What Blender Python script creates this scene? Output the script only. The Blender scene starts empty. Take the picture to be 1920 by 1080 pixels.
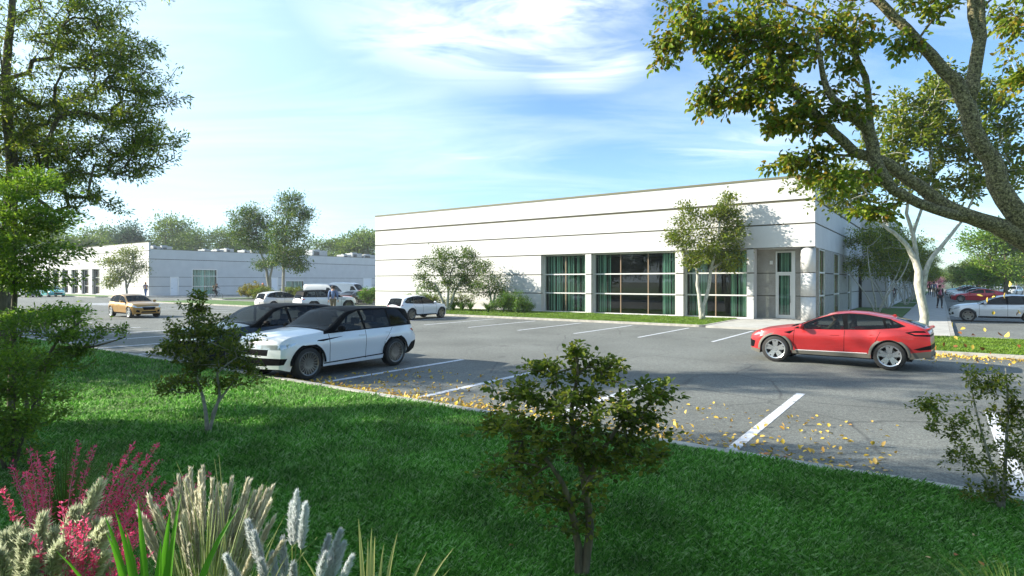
import bpy, bmesh, math, random
import numpy as np
from mathutils import Vector, Matrix
R = math.radians
scn = bpy.context.scene
COL = scn.collection
# ------------------------------------------------------------------ camera
F, CX, HY, CH = 1114.6, 960.0, 528.0, 2.5        # focal length and horizon in photo pixels, eye height in metres
cam_d = bpy.data.cameras.new("camera"); cam = bpy.data.objects.new("camera", cam_d); COL.objects.link(cam)
cam.location = (0, 0, CH); cam.rotation_euler = (R(90), 0, 0)
cam_d.sensor_width = 36; cam_d.lens = F / 1920 * 36; cam_d.shift_y = -12 / 1920
cam_d.clip_end = 4000; cam_d.clip_start = 0.05
scn.camera = cam
# ------------------------------------------------------------------ light
SUN_EL, SUN_AZ = 27.0, -87.0                    # azimuth measured from +Y towards +X
W = bpy.data.worlds.new("World"); scn.world = W; W.use_nodes = True
nt = W.node_tree; nt.nodes.clear(); N = nt.nodes.new; LK = nt.links.new
sky = N('ShaderNodeTexSky'); sky.sky_type = 'NISHITA'; sky.sun_disc = False
sky.sun_elevation = R(SUN_EL); sky.sun_rotation = R(SUN_AZ); sky.air_density = 1.0; sky.dust_density = 0.6; sky.ozone_density = 2.2
def wmath(op, a, b=None, c=None, clamp=False):
    n = N('ShaderNodeMath'); n.operation = op; n.use_clamp = clamp
    for i, v in enumerate((a, b, c)):
        if v is None: continue
        if isinstance(v, (int, float)): n.inputs[i].default_value = v
        else: LK(v, n.inputs[i])
    return n.outputs[0]
tc = N('ShaderNodeTexCoord'); sep = N('ShaderNodeSeparateXYZ'); LK(tc.outputs['Generated'], sep.inputs[0])
zc = wmath('MAXIMUM', sep.outputs[2], 0.03)
px_ = wmath('DIVIDE', sep.outputs[0], wmath('ADD', zc, 0.12)); py_ = wmath('DIVIDE', sep.outputs[1], wmath('ADD', zc, 0.12))
cmb = N('ShaderNodeCombineXYZ'); LK(px_, cmb.inputs[0]); LK(py_, cmb.inputs[1])
mp = N('ShaderNodeMapping'); mp.inputs['Rotation'].default_value = (0, 0, R(24)); mp.inputs['Scale'].default_value = (0.55, 1.5, 1)
LK(cmb.outputs[0], mp.inputs[0])
n1 = N('ShaderNodeTexNoise'); n1.inputs['Scale'].default_value = 0.9; n1.inputs['Detail'].default_value = 9; n1.inputs['Roughness'].default_value = 0.62
n1.inputs['Distortion'].default_value = 0.9; LK(mp.outputs[0], n1.inputs['Vector'])
cir = wmath('MULTIPLY', wmath('SUBTRACT', n1.outputs['Fac'], 0.43), 2.6, clamp=True)
def blob(px, py, wid, ux=1.0, uz=1.0):          # a cloud bank in a direction of the sky
    d = Vector(((px - CX) / F, 1, (HY - py) / F)).normalized()
    cv = N('ShaderNodeVectorMath'); cv.operation = 'SUBTRACT'; LK(tc.outputs['Generated'], cv.inputs[0]); cv.inputs[1].default_value = d
    sc = N('ShaderNodeVectorMath'); sc.operation = 'MULTIPLY'; LK(cv.outputs[0], sc.inputs[0]); sc.inputs[1].default_value = (ux, ux, uz)
    ln = N('ShaderNodeVectorMath'); ln.operation = 'LENGTH'; LK(sc.outputs[0], ln.inputs[0])
    return wmath('SUBTRACT', 1.0, wmath('DIVIDE', ln.outputs['Value'], wid), clamp=True)
n2 = N('ShaderNodeTexNoise'); n2.inputs['Scale'].default_value = 2.1; n2.inputs['Detail'].default_value = 8; n2.inputs['Roughness'].default_value = 0.6
n2.inputs['Distortion'].default_value = 1.1; LK(mp.outputs[0], n2.inputs['Vector'])
nn = wmath('MULTIPLY', wmath('SUBTRACT', n2.outputs['Fac'], 0.36), 3.0, clamp=True)
b1 = wmath('MULTIPLY', wmath('MULTIPLY', blob(910, -10, 0.30, 1.0, 2.0), 1.7, clamp=True), wmath('MULTIPLY', nn, 1.9, clamp=True))
b2 = wmath('MULTIPLY', wmath('MULTIPLY', blob(1090, 110, 0.15, 1.0, 2.4), 1.9, clamp=True), nn)
b3 = wmath('MULTIPLY', wmath('MULTIPLY', blob(1400, 275, 0.17, 1.0, 4.5), 1.0, clamp=True), nn)
b4 = wmath('MULTIPLY', wmath('MULTIPLY', blob(900, 300, 0.20, 1.0, 5.0), 0.7, clamp=True), nn)
cloud = wmath('MAXIMUM', wmath('MAXIMUM', b1, b2), wmath('MAXIMUM', b3, b4))
cloud = wmath('MAXIMUM', cloud, wmath('MULTIPLY', cir, 0.50))
hz = wmath('POWER', wmath('SUBTRACT', 1.0, wmath('MAXIMUM', sep.outputs[2], 0.0)), 9.0)
left = wmath('SUBTRACT', 0.10, wmath('MULTIPLY', sep.outputs[0], 1.7), clamp=True)
veil = wmath('MULTIPLY', wmath('MULTIPLY', hz, left), 0.85)
veil = wmath('MAXIMUM', veil, wmath('MULTIPLY', left, 0.62))
mx = N('ShaderNodeMixRGB'); LK(veil, mx.inputs[0]); tn = N('ShaderNodeMixRGB'); tn.blend_type = 'MULTIPLY'; tn.inputs[0].default_value = 1; LK(sky.outputs[0], tn.inputs[1]); tn.inputs[2].default_value = (0.72,0.88,0.98,1); LK(tn.outputs[0], mx.inputs[1]); mx.inputs[2].default_value = (4.0, 5.3, 6.1, 1)
mx2 = N('ShaderNodeMixRGB'); LK(wmath('MULTIPLY', cloud, 0.85), mx2.inputs[0]); LK(mx.outputs[0], mx2.inputs[1]); mx2.inputs[2].default_value = (5.6, 6.1, 6.6, 1)
bg = N('ShaderNodeBackground'); bg.inputs[1].default_value = 0.082; LK(mx2.outputs[0], bg.inputs[0])
wo = N('ShaderNodeOutputWorld'); LK(bg.outputs[0], wo.inputs[0])
sd = bpy.data.lights.new("sun", 'SUN'); sd.energy = 3.5; sd.angle = R(0.6); sd.color = (1.0, 0.93, 0.80)
sun = bpy.data.objects.new("sun", sd); COL.objects.link(sun)
sdir = Vector((math.sin(R(SUN_AZ)) * math.cos(R(SUN_EL)), math.cos(R(SUN_AZ)) * math.cos(R(SUN_EL)), math.sin(R(SUN_EL))))
sun.rotation_euler = sdir.to_track_quat('Z', 'Y').to_euler(); sun.location = sdir * 60
scn.view_settings.view_transform = 'Standard'; scn.view_settings.look = 'None'
scn.view_settings.exposure = 1.70; scn.view_settings.gamma = 1.0
scn.render.engine = 'CYCLES'
try:
    scn.cycles.max_bounces = 8; scn.cycles.transparent_max_bounces = 24
    scn.cycles.diffuse_bounces = 3; scn.cycles.glossy_bounces = 3; scn.cycles.sample_clamp_indirect = 6
except Exception: pass
# ------------------------------------------------------------------ frames
CXW, CYW = 18.3, 35.9                            # near corner of the white building
ROT = math.atan2(-0.584, 0.8117)
LOTM = Matrix.Translation((CXW, CYW, 0)) @ Matrix.Rotation(ROT, 4, 'Z')
def L(w, v, z=0.0): return LOTM @ Vector((w, v, z))            # w along the front (right +), v away from the viewer
LOTI = LOTM.inverted()
def P(px, py, Y): return Vector(((px - CX) / F * Y, Y, CH + (HY - py) / F * Y))
def G(px, py, z=0.0):
    Y = (CH - z) * F / (py - HY); return Vector(((px - CX) / F * Y, Y, z))
# ------------------------------------------------------------------ materials
def newmat(name):
    m = bpy.data.materials.new(name); m.use_nodes = True
    return m, m.node_tree, m.node_tree.nodes['Principled BSDF']
def c4(c): return (c[0], c[1], c[2], 1)
def pmat(name, col, rough=0.6, metal=0.0, var=0.0, vs=3.0, var2=None, bump=0.0, bs=60.0, coat=0.0, spec=None, emit=None, detail=6, stretch=None):
    m, t, b = newmat(name)
    b.inputs['Base Color'].default_value = c4(col); b.inputs['Roughness'].default_value = rough; b.inputs['Metallic'].default_value = metal
    if coat: b.inputs['Coat Weight'].default_value = coat; b.inputs['Coat Roughness'].default_value = 0.04
    if spec is not None: b.inputs['Specular IOR Level'].default_value = spec
    if var or bump:
        tcn = t.nodes.new('ShaderNodeTexCoord'); src = tcn.outputs['Object']
        if stretch:
            mpn = t.nodes.new('ShaderNodeMapping'); mpn.inputs['Scale'].default_value = stretch; t.links.new(src, mpn.inputs[0]); src = mpn.outputs[0]
    if var:
        nz = t.nodes.new('ShaderNodeTexNoise'); nz.inputs['Scale'].default_value = vs; nz.inputs['Detail'].default_value = detail; t.links.new(src, nz.inputs['Vector'])
        rp = t.nodes.new('ShaderNodeValToRGB'); rp.color_ramp.elements[0].position = 0.3; rp.color_ramp.elements[1].position = 0.7
        c2 = var2 if var2 else tuple(min(1, x * (1 + var)) for x in col); c1 = tuple(x * (1 - var) for x in col)
        rp.color_ramp.elements[0].color = c4(c1); rp.color_ramp.elements[1].color = c4(c2)
        t.links.new(nz.outputs['Fac'], rp.inputs[0]); t.links.new(rp.outputs[0], b.inputs['Base Color'])
    if bump:
        nb = t.nodes.new('ShaderNodeTexNoise'); nb.inputs['Scale'].default_value = bs; nb.inputs['Detail'].default_value = 4; t.links.new(src, nb.inputs['Vector'])
        bp = t.nodes.new('ShaderNodeBump'); bp.inputs['Strength'].default_value = bump; bp.inputs['Distance'].default_value = 0.02
        t.links.new(nb.outputs['Fac'], bp.inputs['Height']); t.links.new(bp.outputs[0], b.inputs['Normal'])
    return m
def leafmat(name, cols, trans=0.35, rough=0.5):
    """foliage whose colour varies from leaf to leaf"""
    m, t, b = newmat(name)
    g = t.nodes.new('ShaderNodeNewGeometry'); rp = t.nodes.new('ShaderNodeValToRGB')
    els = rp.color_ramp.elements
    while len(els) < len(cols): els.new(0.5)
    for i, c in enumerate(cols): els[i].position = i / (len(cols) - 1); els[i].color = c4(c)
    t.links.new(g.outputs['Random Per Island'], rp.inputs[0])
    tcn = t.nodes.new('ShaderNodeTexCoord'); nz = t.nodes.new('ShaderNodeTexNoise'); nz.inputs['Scale'].default_value = 1.3; nz.inputs['Detail'].default_value = 2
    t.links.new(tcn.outputs['Object'], nz.inputs['Vector'])
    hs = t.nodes.new('ShaderNodeHueSaturation'); mr = t.nodes.new('ShaderNodeMapRange'); mr.inputs[1].default_value = 0.3; mr.inputs[2].default_value = 0.7
    mr.inputs[3].default_value = 0.7; mr.inputs[4].default_value = 1.35
    t.links.new(nz.outputs['Fac'], mr.inputs[0]); t.links.new(mr.outputs[0], hs.inputs['Value']); t.links.new(rp.outputs[0], hs.inputs['Color'])
    b.inputs['Roughness'].default_value = rough; b.inputs['Specular IOR Level'].default_value = 0.35
    t.links.new(hs.outputs[0], b.inputs['Base Color'])
    tr = t.nodes.new('ShaderNodeBsdfTranslucent'); t.links.new(hs.outputs[0], tr.inputs[0])
    mix = t.nodes.new('ShaderNodeMixShader'); mix.inputs[0].default_value = trans
    out = t.nodes['Material Output']; t.links.new(b.outputs[0], mix.inputs[1]); t.links.new(tr.outputs[0], mix.inputs[2]); t.links.new(mix.outputs[0], out.inputs[0])
    return m
def glassmat(name, tint, base=0.10, blend=0.35, rough=0.0, refl=1.0):
    m, t, b = newmat(name); t.nodes.remove(b)
    tr = t.nodes.new('ShaderNodeBsdfTransparent'); tr.inputs[0].default_value = c4(tint)
    gl = t.nodes.new('ShaderNodeBsdfGlossy'); gl.inputs['Roughness'].default_value = rough; gl.inputs[0].default_value = (0.95*refl, 0.97*refl, refl, 1)
    lw = t.nodes.new('ShaderNodeLayerWeight'); lw.inputs[0].default_value = blend
    ad = t.nodes.new('ShaderNodeMath'); ad.operation = 'MULTIPLY_ADD'; ad.inputs[1].default_value = 0.8; ad.inputs[2].default_value = base; ad.use_clamp = True
    t.links.new(lw.outputs['Fresnel'], ad.inputs[0])
    mix = t.nodes.new('ShaderNodeMixShader'); t.links.new(ad.outputs[0], mix.inputs[0]); t.links.new(tr.outputs[0], mix.inputs[1]); t.links.new(gl.outputs[0], mix.inputs[2])
    t.links.new(mix.outputs[0], t.nodes['Material Output'].inputs[0])
    return m
# ------------------------------------------------------------------ mesh builder
class MB:
    def __init__(s): s.v = []; s.f = []
    def add(s, vs, fs):
        o = len(s.v); s.v += [tuple(p) for p in vs]; s.f += [tuple(i + o for i in f) for f in fs]; return s
    def box(s, x0, x1, y0, y1, z0, z1):
        return s.add([(x0,y0,z0),(x1,y0,z0),(x1,y1,z0),(x0,y1,z0),(x0,y0,z1),(x1,y0,z1),(x1,y1,z1),(x0,y1,z1)],
                     [(0,3,2,1),(4,5,6,7),(0,1,5,4),(1,2,6,5),(2,3,7,6),(3,0,4,7)])
    def prism(s, poly, z0, z1):
        n = len(poly); vs = [(x, y, z0) for x, y in poly] + [(x, y, z1) for x, y in poly]
        return s.add(vs, [tuple(range(n-1,-1,-1)), tuple(range(n,2*n))] + [(i,(i+1)%n,(i+1)%n+n,i+n) for i in range(n)])
    def tube(s, pts, rad, n=8, cap=True, flat=1.0):
        pts = [Vector(p) for p in pts]; k = len(pts)
        if isinstance(rad, (int, float)): rad = [rad] * k
        vs = []; up = None
        for i, p in enumerate(pts):
            d = (pts[min(i+1,k-1)] - pts[max(i-1,0)])
            if d.length < 1e-9: d = Vector((0,0,1))
            d.normalize()
            if up is None:
                up = Vector((0,0,1)) if abs(d.z) < 0.9 else Vector((1,0,0))
            a = d.cross(up)
            if a.length < 1e-6: a = d.orthogonal()
            a.normalize(); b = a.cross(d).normalized(); up = b
            for j in range(n):
                t = 2*math.pi*j/n; q = p + a*(math.cos(t)*rad[i]) + b*(math.sin(t)*rad[i]*flat); vs.append(q)
        fs = [(i*n+j, i*n+(j+1)%n, (i+1)*n+(j+1)%n, (i+1)*n+j) for i in range(k-1) for j in range(n)]
        if cap: fs += [tuple(range(n-1,-1,-1)), tuple((k-1)*n+j for j in range(n))]
        return s.add(vs, fs)
    def lathe(s, prof, n=24, axis='z', c=(0,0,0)):
        vs = []
        for r, h in prof:
            for j in range(n):
                t = 2*math.pi*j/n; a, b = r*math.cos(t), r*math.sin(t)
                p = (a,b,h) if axis == 'z' else ((a,h,b) if axis == 'y' else (h,a,b))
                vs.append((p[0]+c[0],p[1]+c[1],p[2]+c[2]))
        k = len(prof)
        return s.add(vs, [(i*n+j, i*n+(j+1)%n, (i+1)*n+(j+1)%n, (i+1)*n+j) for i in range(k-1) for j in range(n)])
    def ball(s, c, r, nu=12, nv=8):
        if isinstance(r,(int,float)): r = (r,r,r)
        vs = []
        for i in range(nv+1):
            a = math.pi*i/nv
            for j in range(nu):
                t = 2*math.pi*j/nu; vs.append((c[0]+r[0]*math.sin(a)*math.cos(t), c[1]+r[1]*math.sin(a)*math.sin(t), c[2]+r[2]*math.cos(a)))
        return s.add(vs, [(i*nu+j,(i+1)*nu+j,(i+1)*nu+(j+1)%nu,i*nu+(j+1)%nu) for i in range(nv) for j in range(nu)])
    def build(s, name, mat, parent=None, smooth=False, frame=None, loc=None, bevel=0, recalc=True):
        me = bpy.data.meshes.new(name); me.from_pydata(s.v, [], s.f); me.update()
        if recalc or bevel:
            bm = bmesh.new(); bm.from_mesh(me); bmesh.ops.remove_doubles(bm, verts=bm.verts, dist=1e-5)
            bmesh.ops.recalc_face_normals(bm, faces=bm.faces); bm.to_mesh(me); bm.free()
        if smooth:
            me.polygons.foreach_set('use_smooth', [True]*len(me.polygons))
        o = bpy.data.objects.new(name, me); COL.objects.link(o)
        if mat: me.materials.append(mat)
        if parent: o.parent = parent
        if frame is not None: o.matrix_world = frame
        if loc is not None: o.location = loc
        if bevel:
            md = o.modifiers.new('bevel', 'BEVEL'); md.width = bevel; md.segments = 2; md.limit_method = 'ANGLE'
        return o
def tag(o, label=None, cat=None, group=None, kind=None):
    if label: o['label'] = label
    if cat: o['category'] = cat
    if group: o['group'] = group
    if kind: o['kind'] = kind
    return o
def empty(name, loc=(0,0,0), rz=0, label=None, cat=None, group=None):
    o = bpy.data.objects.new(name, None); COL.objects.link(o); o.location = loc; o.rotation_euler = (0,0,rz); o.empty_display_size = 0.3
    return tag(o, label, cat, group)
def kids(o): return [c for c in COL.objects if c.parent == o]
KC = {}
def copy_tree(o, parent=None, mats=None):
    c = o.copy(); COL.objects.link(c)
    if parent: c.parent = parent
    if mats and o.type == 'MESH' and o.data.materials and o.data.materials[0] and o.data.materials[0].name in mats:
        c.material_slots[0].link = 'OBJECT'; c.material_slots[0].material = mats[o.data.materials[0].name]
    for ch in CHILD(o): copy_tree(ch, c, mats)
    return c
def CHILD(o):
    k = o.name
    if k not in KC: KC[k] = list(o.children)
    return KC[k]
def bignp(name, V, faces_n, mat, parent=None, idx=None, smooth=False):
    """mesh straight from numpy: V (n,3); idx flat loop indices; faces_n verts per face"""
    me = bpy.data.meshes.new(name); nl = len(idx); nf = nl // faces_n
    me.vertices.add(len(V)); me.vertices.foreach_set('co', V.astype(np.float32).ravel())
    me.loops.add(nl); me.loops.foreach_set('vertex_index', idx.astype(np.int32))
    me.polygons.add(nf); me.polygons.foreach_set('loop_start', np.arange(0, nl, faces_n, dtype=np.int32))
    me.update(calc_edges=True)
    if smooth: me.polygons.foreach_set('use_smooth', np.ones(nf, dtype=bool))
    if mat: me.materials.append(mat)
    o = bpy.data.objects.new(name, me); COL.objects.link(o)
    if parent: o.parent = parent
    return o
def leaf_mesh(name, pos, size, mat, parent=None, dirs=None, asp=0.45, shape=4, rng=None, up=0.5, droop=0.0):
    """one small pointed face (or folded pair of faces) per leaf"""
    n = len(pos); rng = rng or np.random.default_rng(1)
    d = rng.normal(size=(n,3)) if dirs is None else dirs + rng.normal(size=(n,3))*0.6
    d[:,2] -= droop; d /= np.linalg.norm(d,axis=1)[:,None] + 1e-9
    nrm = rng.normal(size=(n,3))*0.55; nrm[:,2] += up*2
    s = np.cross(d, nrm); s /= np.linalg.norm(s,axis=1)[:,None] + 1e-9; nn_ = np.cross(s, d)
    sz = (size * rng.uniform(0.65, 1.25, n))[:,None]; w = sz*asp
    if shape == 4:
        V = np.stack([pos, pos + d*sz*0.45 + s*w*0.5 + nn_*w*0.15, pos + d*sz, pos + d*sz*0.45 - s*w*0.5 + nn_*w*0.15], 1).reshape(-1,3)
        return bignp(name, V, 4, mat, parent, np.arange(n*4))
    V = np.stack([pos, pos + d*sz*0.3 + s*w*0.5 + nn_*w*0.22, pos + d*sz*0.68 + s*w*0.42 + nn_*w*0.16, pos + d*sz - nn_*w*0.1,
                  pos + d*sz*0.68 - s*w*0.42 + nn_*w*0.16, pos + d*sz*0.3 - s*w*0.5 + nn_*w*0.22], 1).reshape(-1,3)
    b = (np.arange(n)*6)[:,None]; idx = (b + np.array([0,1,2,3,0,3,4,5])[None,:]).ravel()
    return bignp(name, V, 4, mat, parent, idx)
# ------------------------------------------------------------------ shared materials
M = {}
def speckle(m, sc=70, lo=0.75, hi=1.35):
    t = m.node_tree; b = t.nodes['Principled BSDF']; ln = b.inputs['Base Color'].links
    tcn = t.nodes.new('ShaderNodeTexCoord'); nz = t.nodes.new('ShaderNodeTexNoise'); nz.inputs['Scale'].default_value = sc; nz.inputs['Detail'].default_value = 3
    t.links.new(tcn.outputs['Object'], nz.inputs['Vector'])
    mr = t.nodes.new('ShaderNodeMapRange'); mr.inputs[1].default_value = 0.3; mr.inputs[2].default_value = 0.7; mr.inputs[3].default_value = lo; mr.inputs[4].default_value = hi
    t.links.new(nz.outputs['Fac'], mr.inputs[0]); mm = t.nodes.new('ShaderNodeMixRGB'); mm.blend_type = 'MULTIPLY'; mm.inputs[0].default_value = 1
    if ln: t.links.new(ln[0].from_socket, mm.inputs[1])
    else: mm.inputs[1].default_value = b.inputs['Base Color'].default_value
    t.links.new(mr.outputs[0], mm.inputs[2]); t.links.new(mm.outputs[0], b.inputs['Base Color'])
M['asphalt'] = pmat('asphalt', (0.130,0.138,0.126), 0.88, var=0.22, vs=0.3, bump=0.55, bs=95, detail=12)
speckle(M['asphalt'], 45, 0.55, 1.6)
def cracks(m, scale, width, dark, amount=0.55):
    t = m.node_tree; b = t.nodes['Principled BSDF']; src = b.inputs['Base Color'].links[0].from_socket
    tcn = t.nodes.new('ShaderNodeTexCoord'); nz = t.nodes.new('ShaderNodeTexNoise'); nz.inputs['Scale'].default_value = 0.6; nz.inputs['Detail'].default_value = 8; t.links.new(tcn.outputs['Object'], nz.inputs['Vector'])
    mxv = t.nodes.new('ShaderNodeMixRGB'); mxv.inputs[0].default_value = 0.35; t.links.new(tcn.outputs['Object'], mxv.inputs[1]); mxv.blend_type = 'ADD'; t.links.new(nz.outputs['Color'], mxv.inputs[2])
    vo = t.nodes.new('ShaderNodeTexVoronoi'); vo.feature = 'DISTANCE_TO_EDGE'; vo.inputs['Scale'].default_value = scale; t.links.new(mxv.outputs[0], vo.inputs['Vector'])
    mr = t.nodes.new('ShaderNodeMapRange'); mr.inputs[1].default_value = 0; mr.inputs[2].default_value = width; mr.inputs[3].default_value = 1; mr.inputs[4].default_value = 0; t.links.new(vo.outputs['Distance'], mr.inputs[0])
    n3 = t.nodes.new('ShaderNodeTexNoise'); n3.inputs['Scale'].default_value = 0.16; t.links.new(tcn.outputs['Object'], n3.inputs['Vector'])
    mr2 = t.nodes.new('ShaderNodeMapRange'); mr2.inputs[1].default_value = 0.46; mr2.inputs[2].default_value = 0.56; mr2.inputs[4].default_value = amount; t.links.new(n3.outputs['Fac'], mr2.inputs[0])
    ml = t.nodes.new('ShaderNodeMath'); ml.operation = 'MULTIPLY'; t.links.new(mr.outputs[0], ml.inputs[0]); t.links.new(mr2.outputs[0], ml.inputs[1])
    mm = t.nodes.new('ShaderNodeMixRGB'); t.links.new(ml.outputs[0], mm.inputs[0]); t.links.new(src, mm.inputs[1]); mm.inputs[2].default_value = c4(dark)
    # oil spots and older patches
    n4 = t.nodes.new('ShaderNodeTexNoise'); n4.inputs['Scale'].default_value = 1.1; n4.inputs['Detail'].default_value = 5; t.links.new(tcn.outputs['Object'], n4.inputs['Vector'])
    mr4 = t.nodes.new('ShaderNodeMapRange'); mr4.inputs[1].default_value = 0.62; mr4.inputs[2].default_value = 0.72; mr4.inputs[4].default_value = 0.45; t.links.new(n4.outputs['Fac'], mr4.inputs[0])
    m5 = t.nodes.new('ShaderNodeMixRGB'); t.links.new(mr4.outputs[0], m5.inputs[0]); t.links.new(mm.outputs[0], m5.inputs[1]); m5.inputs[2].default_value = c4((0.045,0.046,0.045))
    t.links.new(m5.outputs[0], b.inputs['Base Color'])
speckle(M['asphalt'], 9, 0.80, 1.2); speckle(M['asphalt'], 22, 0.72, 1.32)
cracks(M['asphalt'], 0.30, 0.012, (0.03,0.03,0.03))
def worn(m, col, lo=0.52, hi=0.66, sc=7):
    t = m.node_tree; b = t.nodes['Principled BSDF']; src = b.inputs['Base Color'].links[0].from_socket
    tcn = t.nodes.new('ShaderNodeTexCoord'); nz = t.nodes.new('ShaderNodeTexNoise'); nz.inputs['Scale'].default_value = sc; nz.inputs['Detail'].default_value = 10; nz.inputs['Roughness'].default_value = 0.75; t.links.new(tcn.outputs['Object'], nz.inputs['Vector'])
    mr = t.nodes.new('ShaderNodeMapRange'); mr.inputs[1].default_value = lo; mr.inputs[2].default_value = hi; t.links.new(nz.outputs['Fac'], mr.inputs[0])
    mm = t.nodes.new('ShaderNodeMixRGB'); t.links.new(mr.outputs[0], mm.inputs[0]); t.links.new(src, mm.inputs[1]); mm.inputs[2].default_value = c4(col); t.links.new(mm.outputs[0], b.inputs['Base Color'])
M['paint_line'] = pmat('line_paint', (0.62,0.64,0.68), 0.7, var=0.18, vs=9, bump=0.3, bs=120)
worn(M['paint_line'], (0.12,0.125,0.12))
M['kerb'] = pmat('kerb_concrete', (0.40,0.385,0.34), 0.85, var=0.2, vs=4, bump=0.3, bs=60)
worn(M['kerb'], (0.16,0.15,0.12), 0.5, 0.75, 3)
M['walk'] = pmat('walk_concrete', (0.42,0.41,0.375), 0.85, var=0.14, vs=1.5, bump=0.2, bs=80)
M['soil'] = pmat('soil', (0.035,0.05,0.018), 0.95, var=0.4, vs=3, bump=0.6, bs=30)
M['turf'] = pmat('turf', (0.065,0.14,0.016), 0.9, var=0.45, vs=2.2, bump=0.9, bs=45); speckle(M['turf'], 30, 0.5, 1.6)
M['ground'] = pmat('ground', (0.07,0.10,0.03), 0.95, var=0.4, vs=0.05)
M['stucco'] = pmat('stucco', (0.58,0.575,0.56), 0.85, var=0.05, vs=0.8, bump=0.35, bs=45)
M['stucco_shaded'] = pmat('shaded_stucco', (0.34,0.325,0.29), 0.9, var=0.12, vs=2, bump=0.8, bs=35); speckle(M['stucco_shaded'], 22, 0.75, 1.3)  # coarse stucco, greyed so the overhang's shade sits in its colour
M['groove'] = pmat('groove', (0.07,0.065,0.035), 0.8)
M['coping'] = pmat('coping', (0.13,0.125,0.07), 0.6, metal=0.2)
M['roofing'] = pmat('roofing', (0.35,0.35,0.34), 0.9, var=0.2, vs=0.6)
M['frame'] = pmat('frame_aluminium', (0.72,0.72,0.70), 0.35, metal=0.3)
M['frame_dark'] = pmat('frame_bronze', (0.30,0.22,0.15), 0.4, metal=0.4)
M['door_white'] = pmat('door_paint', (0.78,0.79,0.80), 0.5, var=0.03, vs=3)
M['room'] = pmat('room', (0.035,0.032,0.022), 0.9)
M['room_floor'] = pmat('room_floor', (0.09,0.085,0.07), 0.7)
M['curtain'] = pmat('curtain', (0.13,0.40,0.27), 0.8, var=0.75, vs=1.0, var2=(0.62,0.92,0.76), stretch=(9,9,0.04), detail=3); _r = [n for n in M['curtain'].node_tree.nodes if n.type == 'VALTORGB'][0]; _r.color_ramp.elements[0].position = 0.42; _r.color_ramp.elements[1].position = 0.64
M['blind'] = pmat('blind', (0.80,0.66,0.30), 0.8, var=0.1, vs=6)
M['win'] = glassmat('window_glass', (0.66,0.78,0.70), 0.05, 0.24); M['win_far'] = glassmat('far_window_glass', (0.90,0.97,0.95), 0.02, 0.06)
M['metal_grey'] = pmat('galvanised', (0.30,0.32,0.33), 0.5, metal=0.2, var=0.15, vs=2)
M['bark'] = pmat('bark', (0.12,0.10,0.06), 0.9, var=0.55, vs=14, bump=1.0, bs=30, stretch=(1,1,0.25))
M['bark_big'] = pmat('ridged_bark', (0.19,0.165,0.085), 0.9, var=0.7, vs=30, bump=1.0, bs=26); M['bark_big'].node_tree.nodes['Bump'].inputs['Distance'].default_value = 0.05; speckle(M['bark_big'], 60, 0.5, 1.6)
M['bark_white'] = pmat('pale_bark', (0.46,0.44,0.37), 0.8, var=0.35, vs=11, bump=0.7, bs=24, stretch=(1,1,0.5))
M['bark_grey'] = pmat('grey_bark', (0.26,0.25,0.20), 0.85, var=0.3, vs=14, bump=0.6, bs=30)
# foliage
M['lf_dark'] = leafmat('leaf_dark', [(0.06,0.12,0.010),(0.13,0.21,0.018),(0.23,0.31,0.024),(0.36,0.38,0.03)], trans=0.5)
M['lf_bright'] = leafmat('leaf_bright', [(0.08,0.17,0.015),(0.15,0.27,0.02),(0.26,0.38,0.03)], trans=0.5)
M['lf_big'] = leafmat('leaf_autumn', [(0.08,0.13,0.012),(0.12,0.195,0.016),(0.165,0.255,0.018),(0.22,0.31,0.022),(0.29,0.34,0.025),(0.35,0.32,0.025),(0.34,0.19,0.022)], trans=0.5)
M['lf_sap'] = leafmat('leaf_sapling', [(0.06,0.10,0.012),(0.11,0.17,0.018),(0.17,0.22,0.02),(0.25,0.26,0.03)], trans=0.5)
M['lf_yel'] = leafmat('leaf_yellow_green', [(0.06,0.11,0.008),(0.12,0.18,0.012),(0.19,0.24,0.014),(0.27,0.27,0.015)], trans=0.42)
M['lf_mid'] = leafmat('leaf_mid', [(0.03,0.08,0.012),(0.06,0.13,0.018),(0.11,0.19,0.02),(0.19,0.22,0.02)], trans=0.4)
M['lf_far'] = leafmat('leaf_far', [(0.07,0.13,0.02),(0.13,0.21,0.028),(0.21,0.28,0.03)], trans=0.35)
M['lf_pine'] = leafmat('leaf_pine', [(0.039,0.085,0.046),(0.065,0.117,0.058),(0.091,0.143,0.065)], trans=0.3)
M['lf_shrub'] = leafmat('leaf_shrub', [(0.05,0.13,0.018),(0.10,0.21,0.022),(0.18,0.30,0.03)], trans=0.45)
M['lf_gold'] = leafmat('leaf_gold', [(0.15,0.16,0.01),(0.26,0.24,0.015),(0.34,0.26,0.015)])
M['lf_pink'] = leafmat('blossom_pink', [(0.32,0.10,0.18),(0.45,0.16,0.26),(0.5,0.25,0.32)])
M['blade'] = leafmat('grass_blade', [(0.030,0.11,0.010),(0.068,0.225,0.019),(0.11,0.325,0.032),(0.18,0.41,0.07),(0.36,0.50,0.22)], trans=0.45, rough=0.7)
M['blade_lit'] = leafmat('lawn_blade', [(0.08,0.17,0.014),(0.14,0.24,0.02),(0.20,0.30,0.035)], trans=0.4)
M['fallen'] = leafmat('fallen_leaf', [(0.55,0.38,0.04),(0.72,0.52,0.06),(0.62,0.42,0.10),(0.45,0.24,0.04)], trans=0.15)
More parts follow.
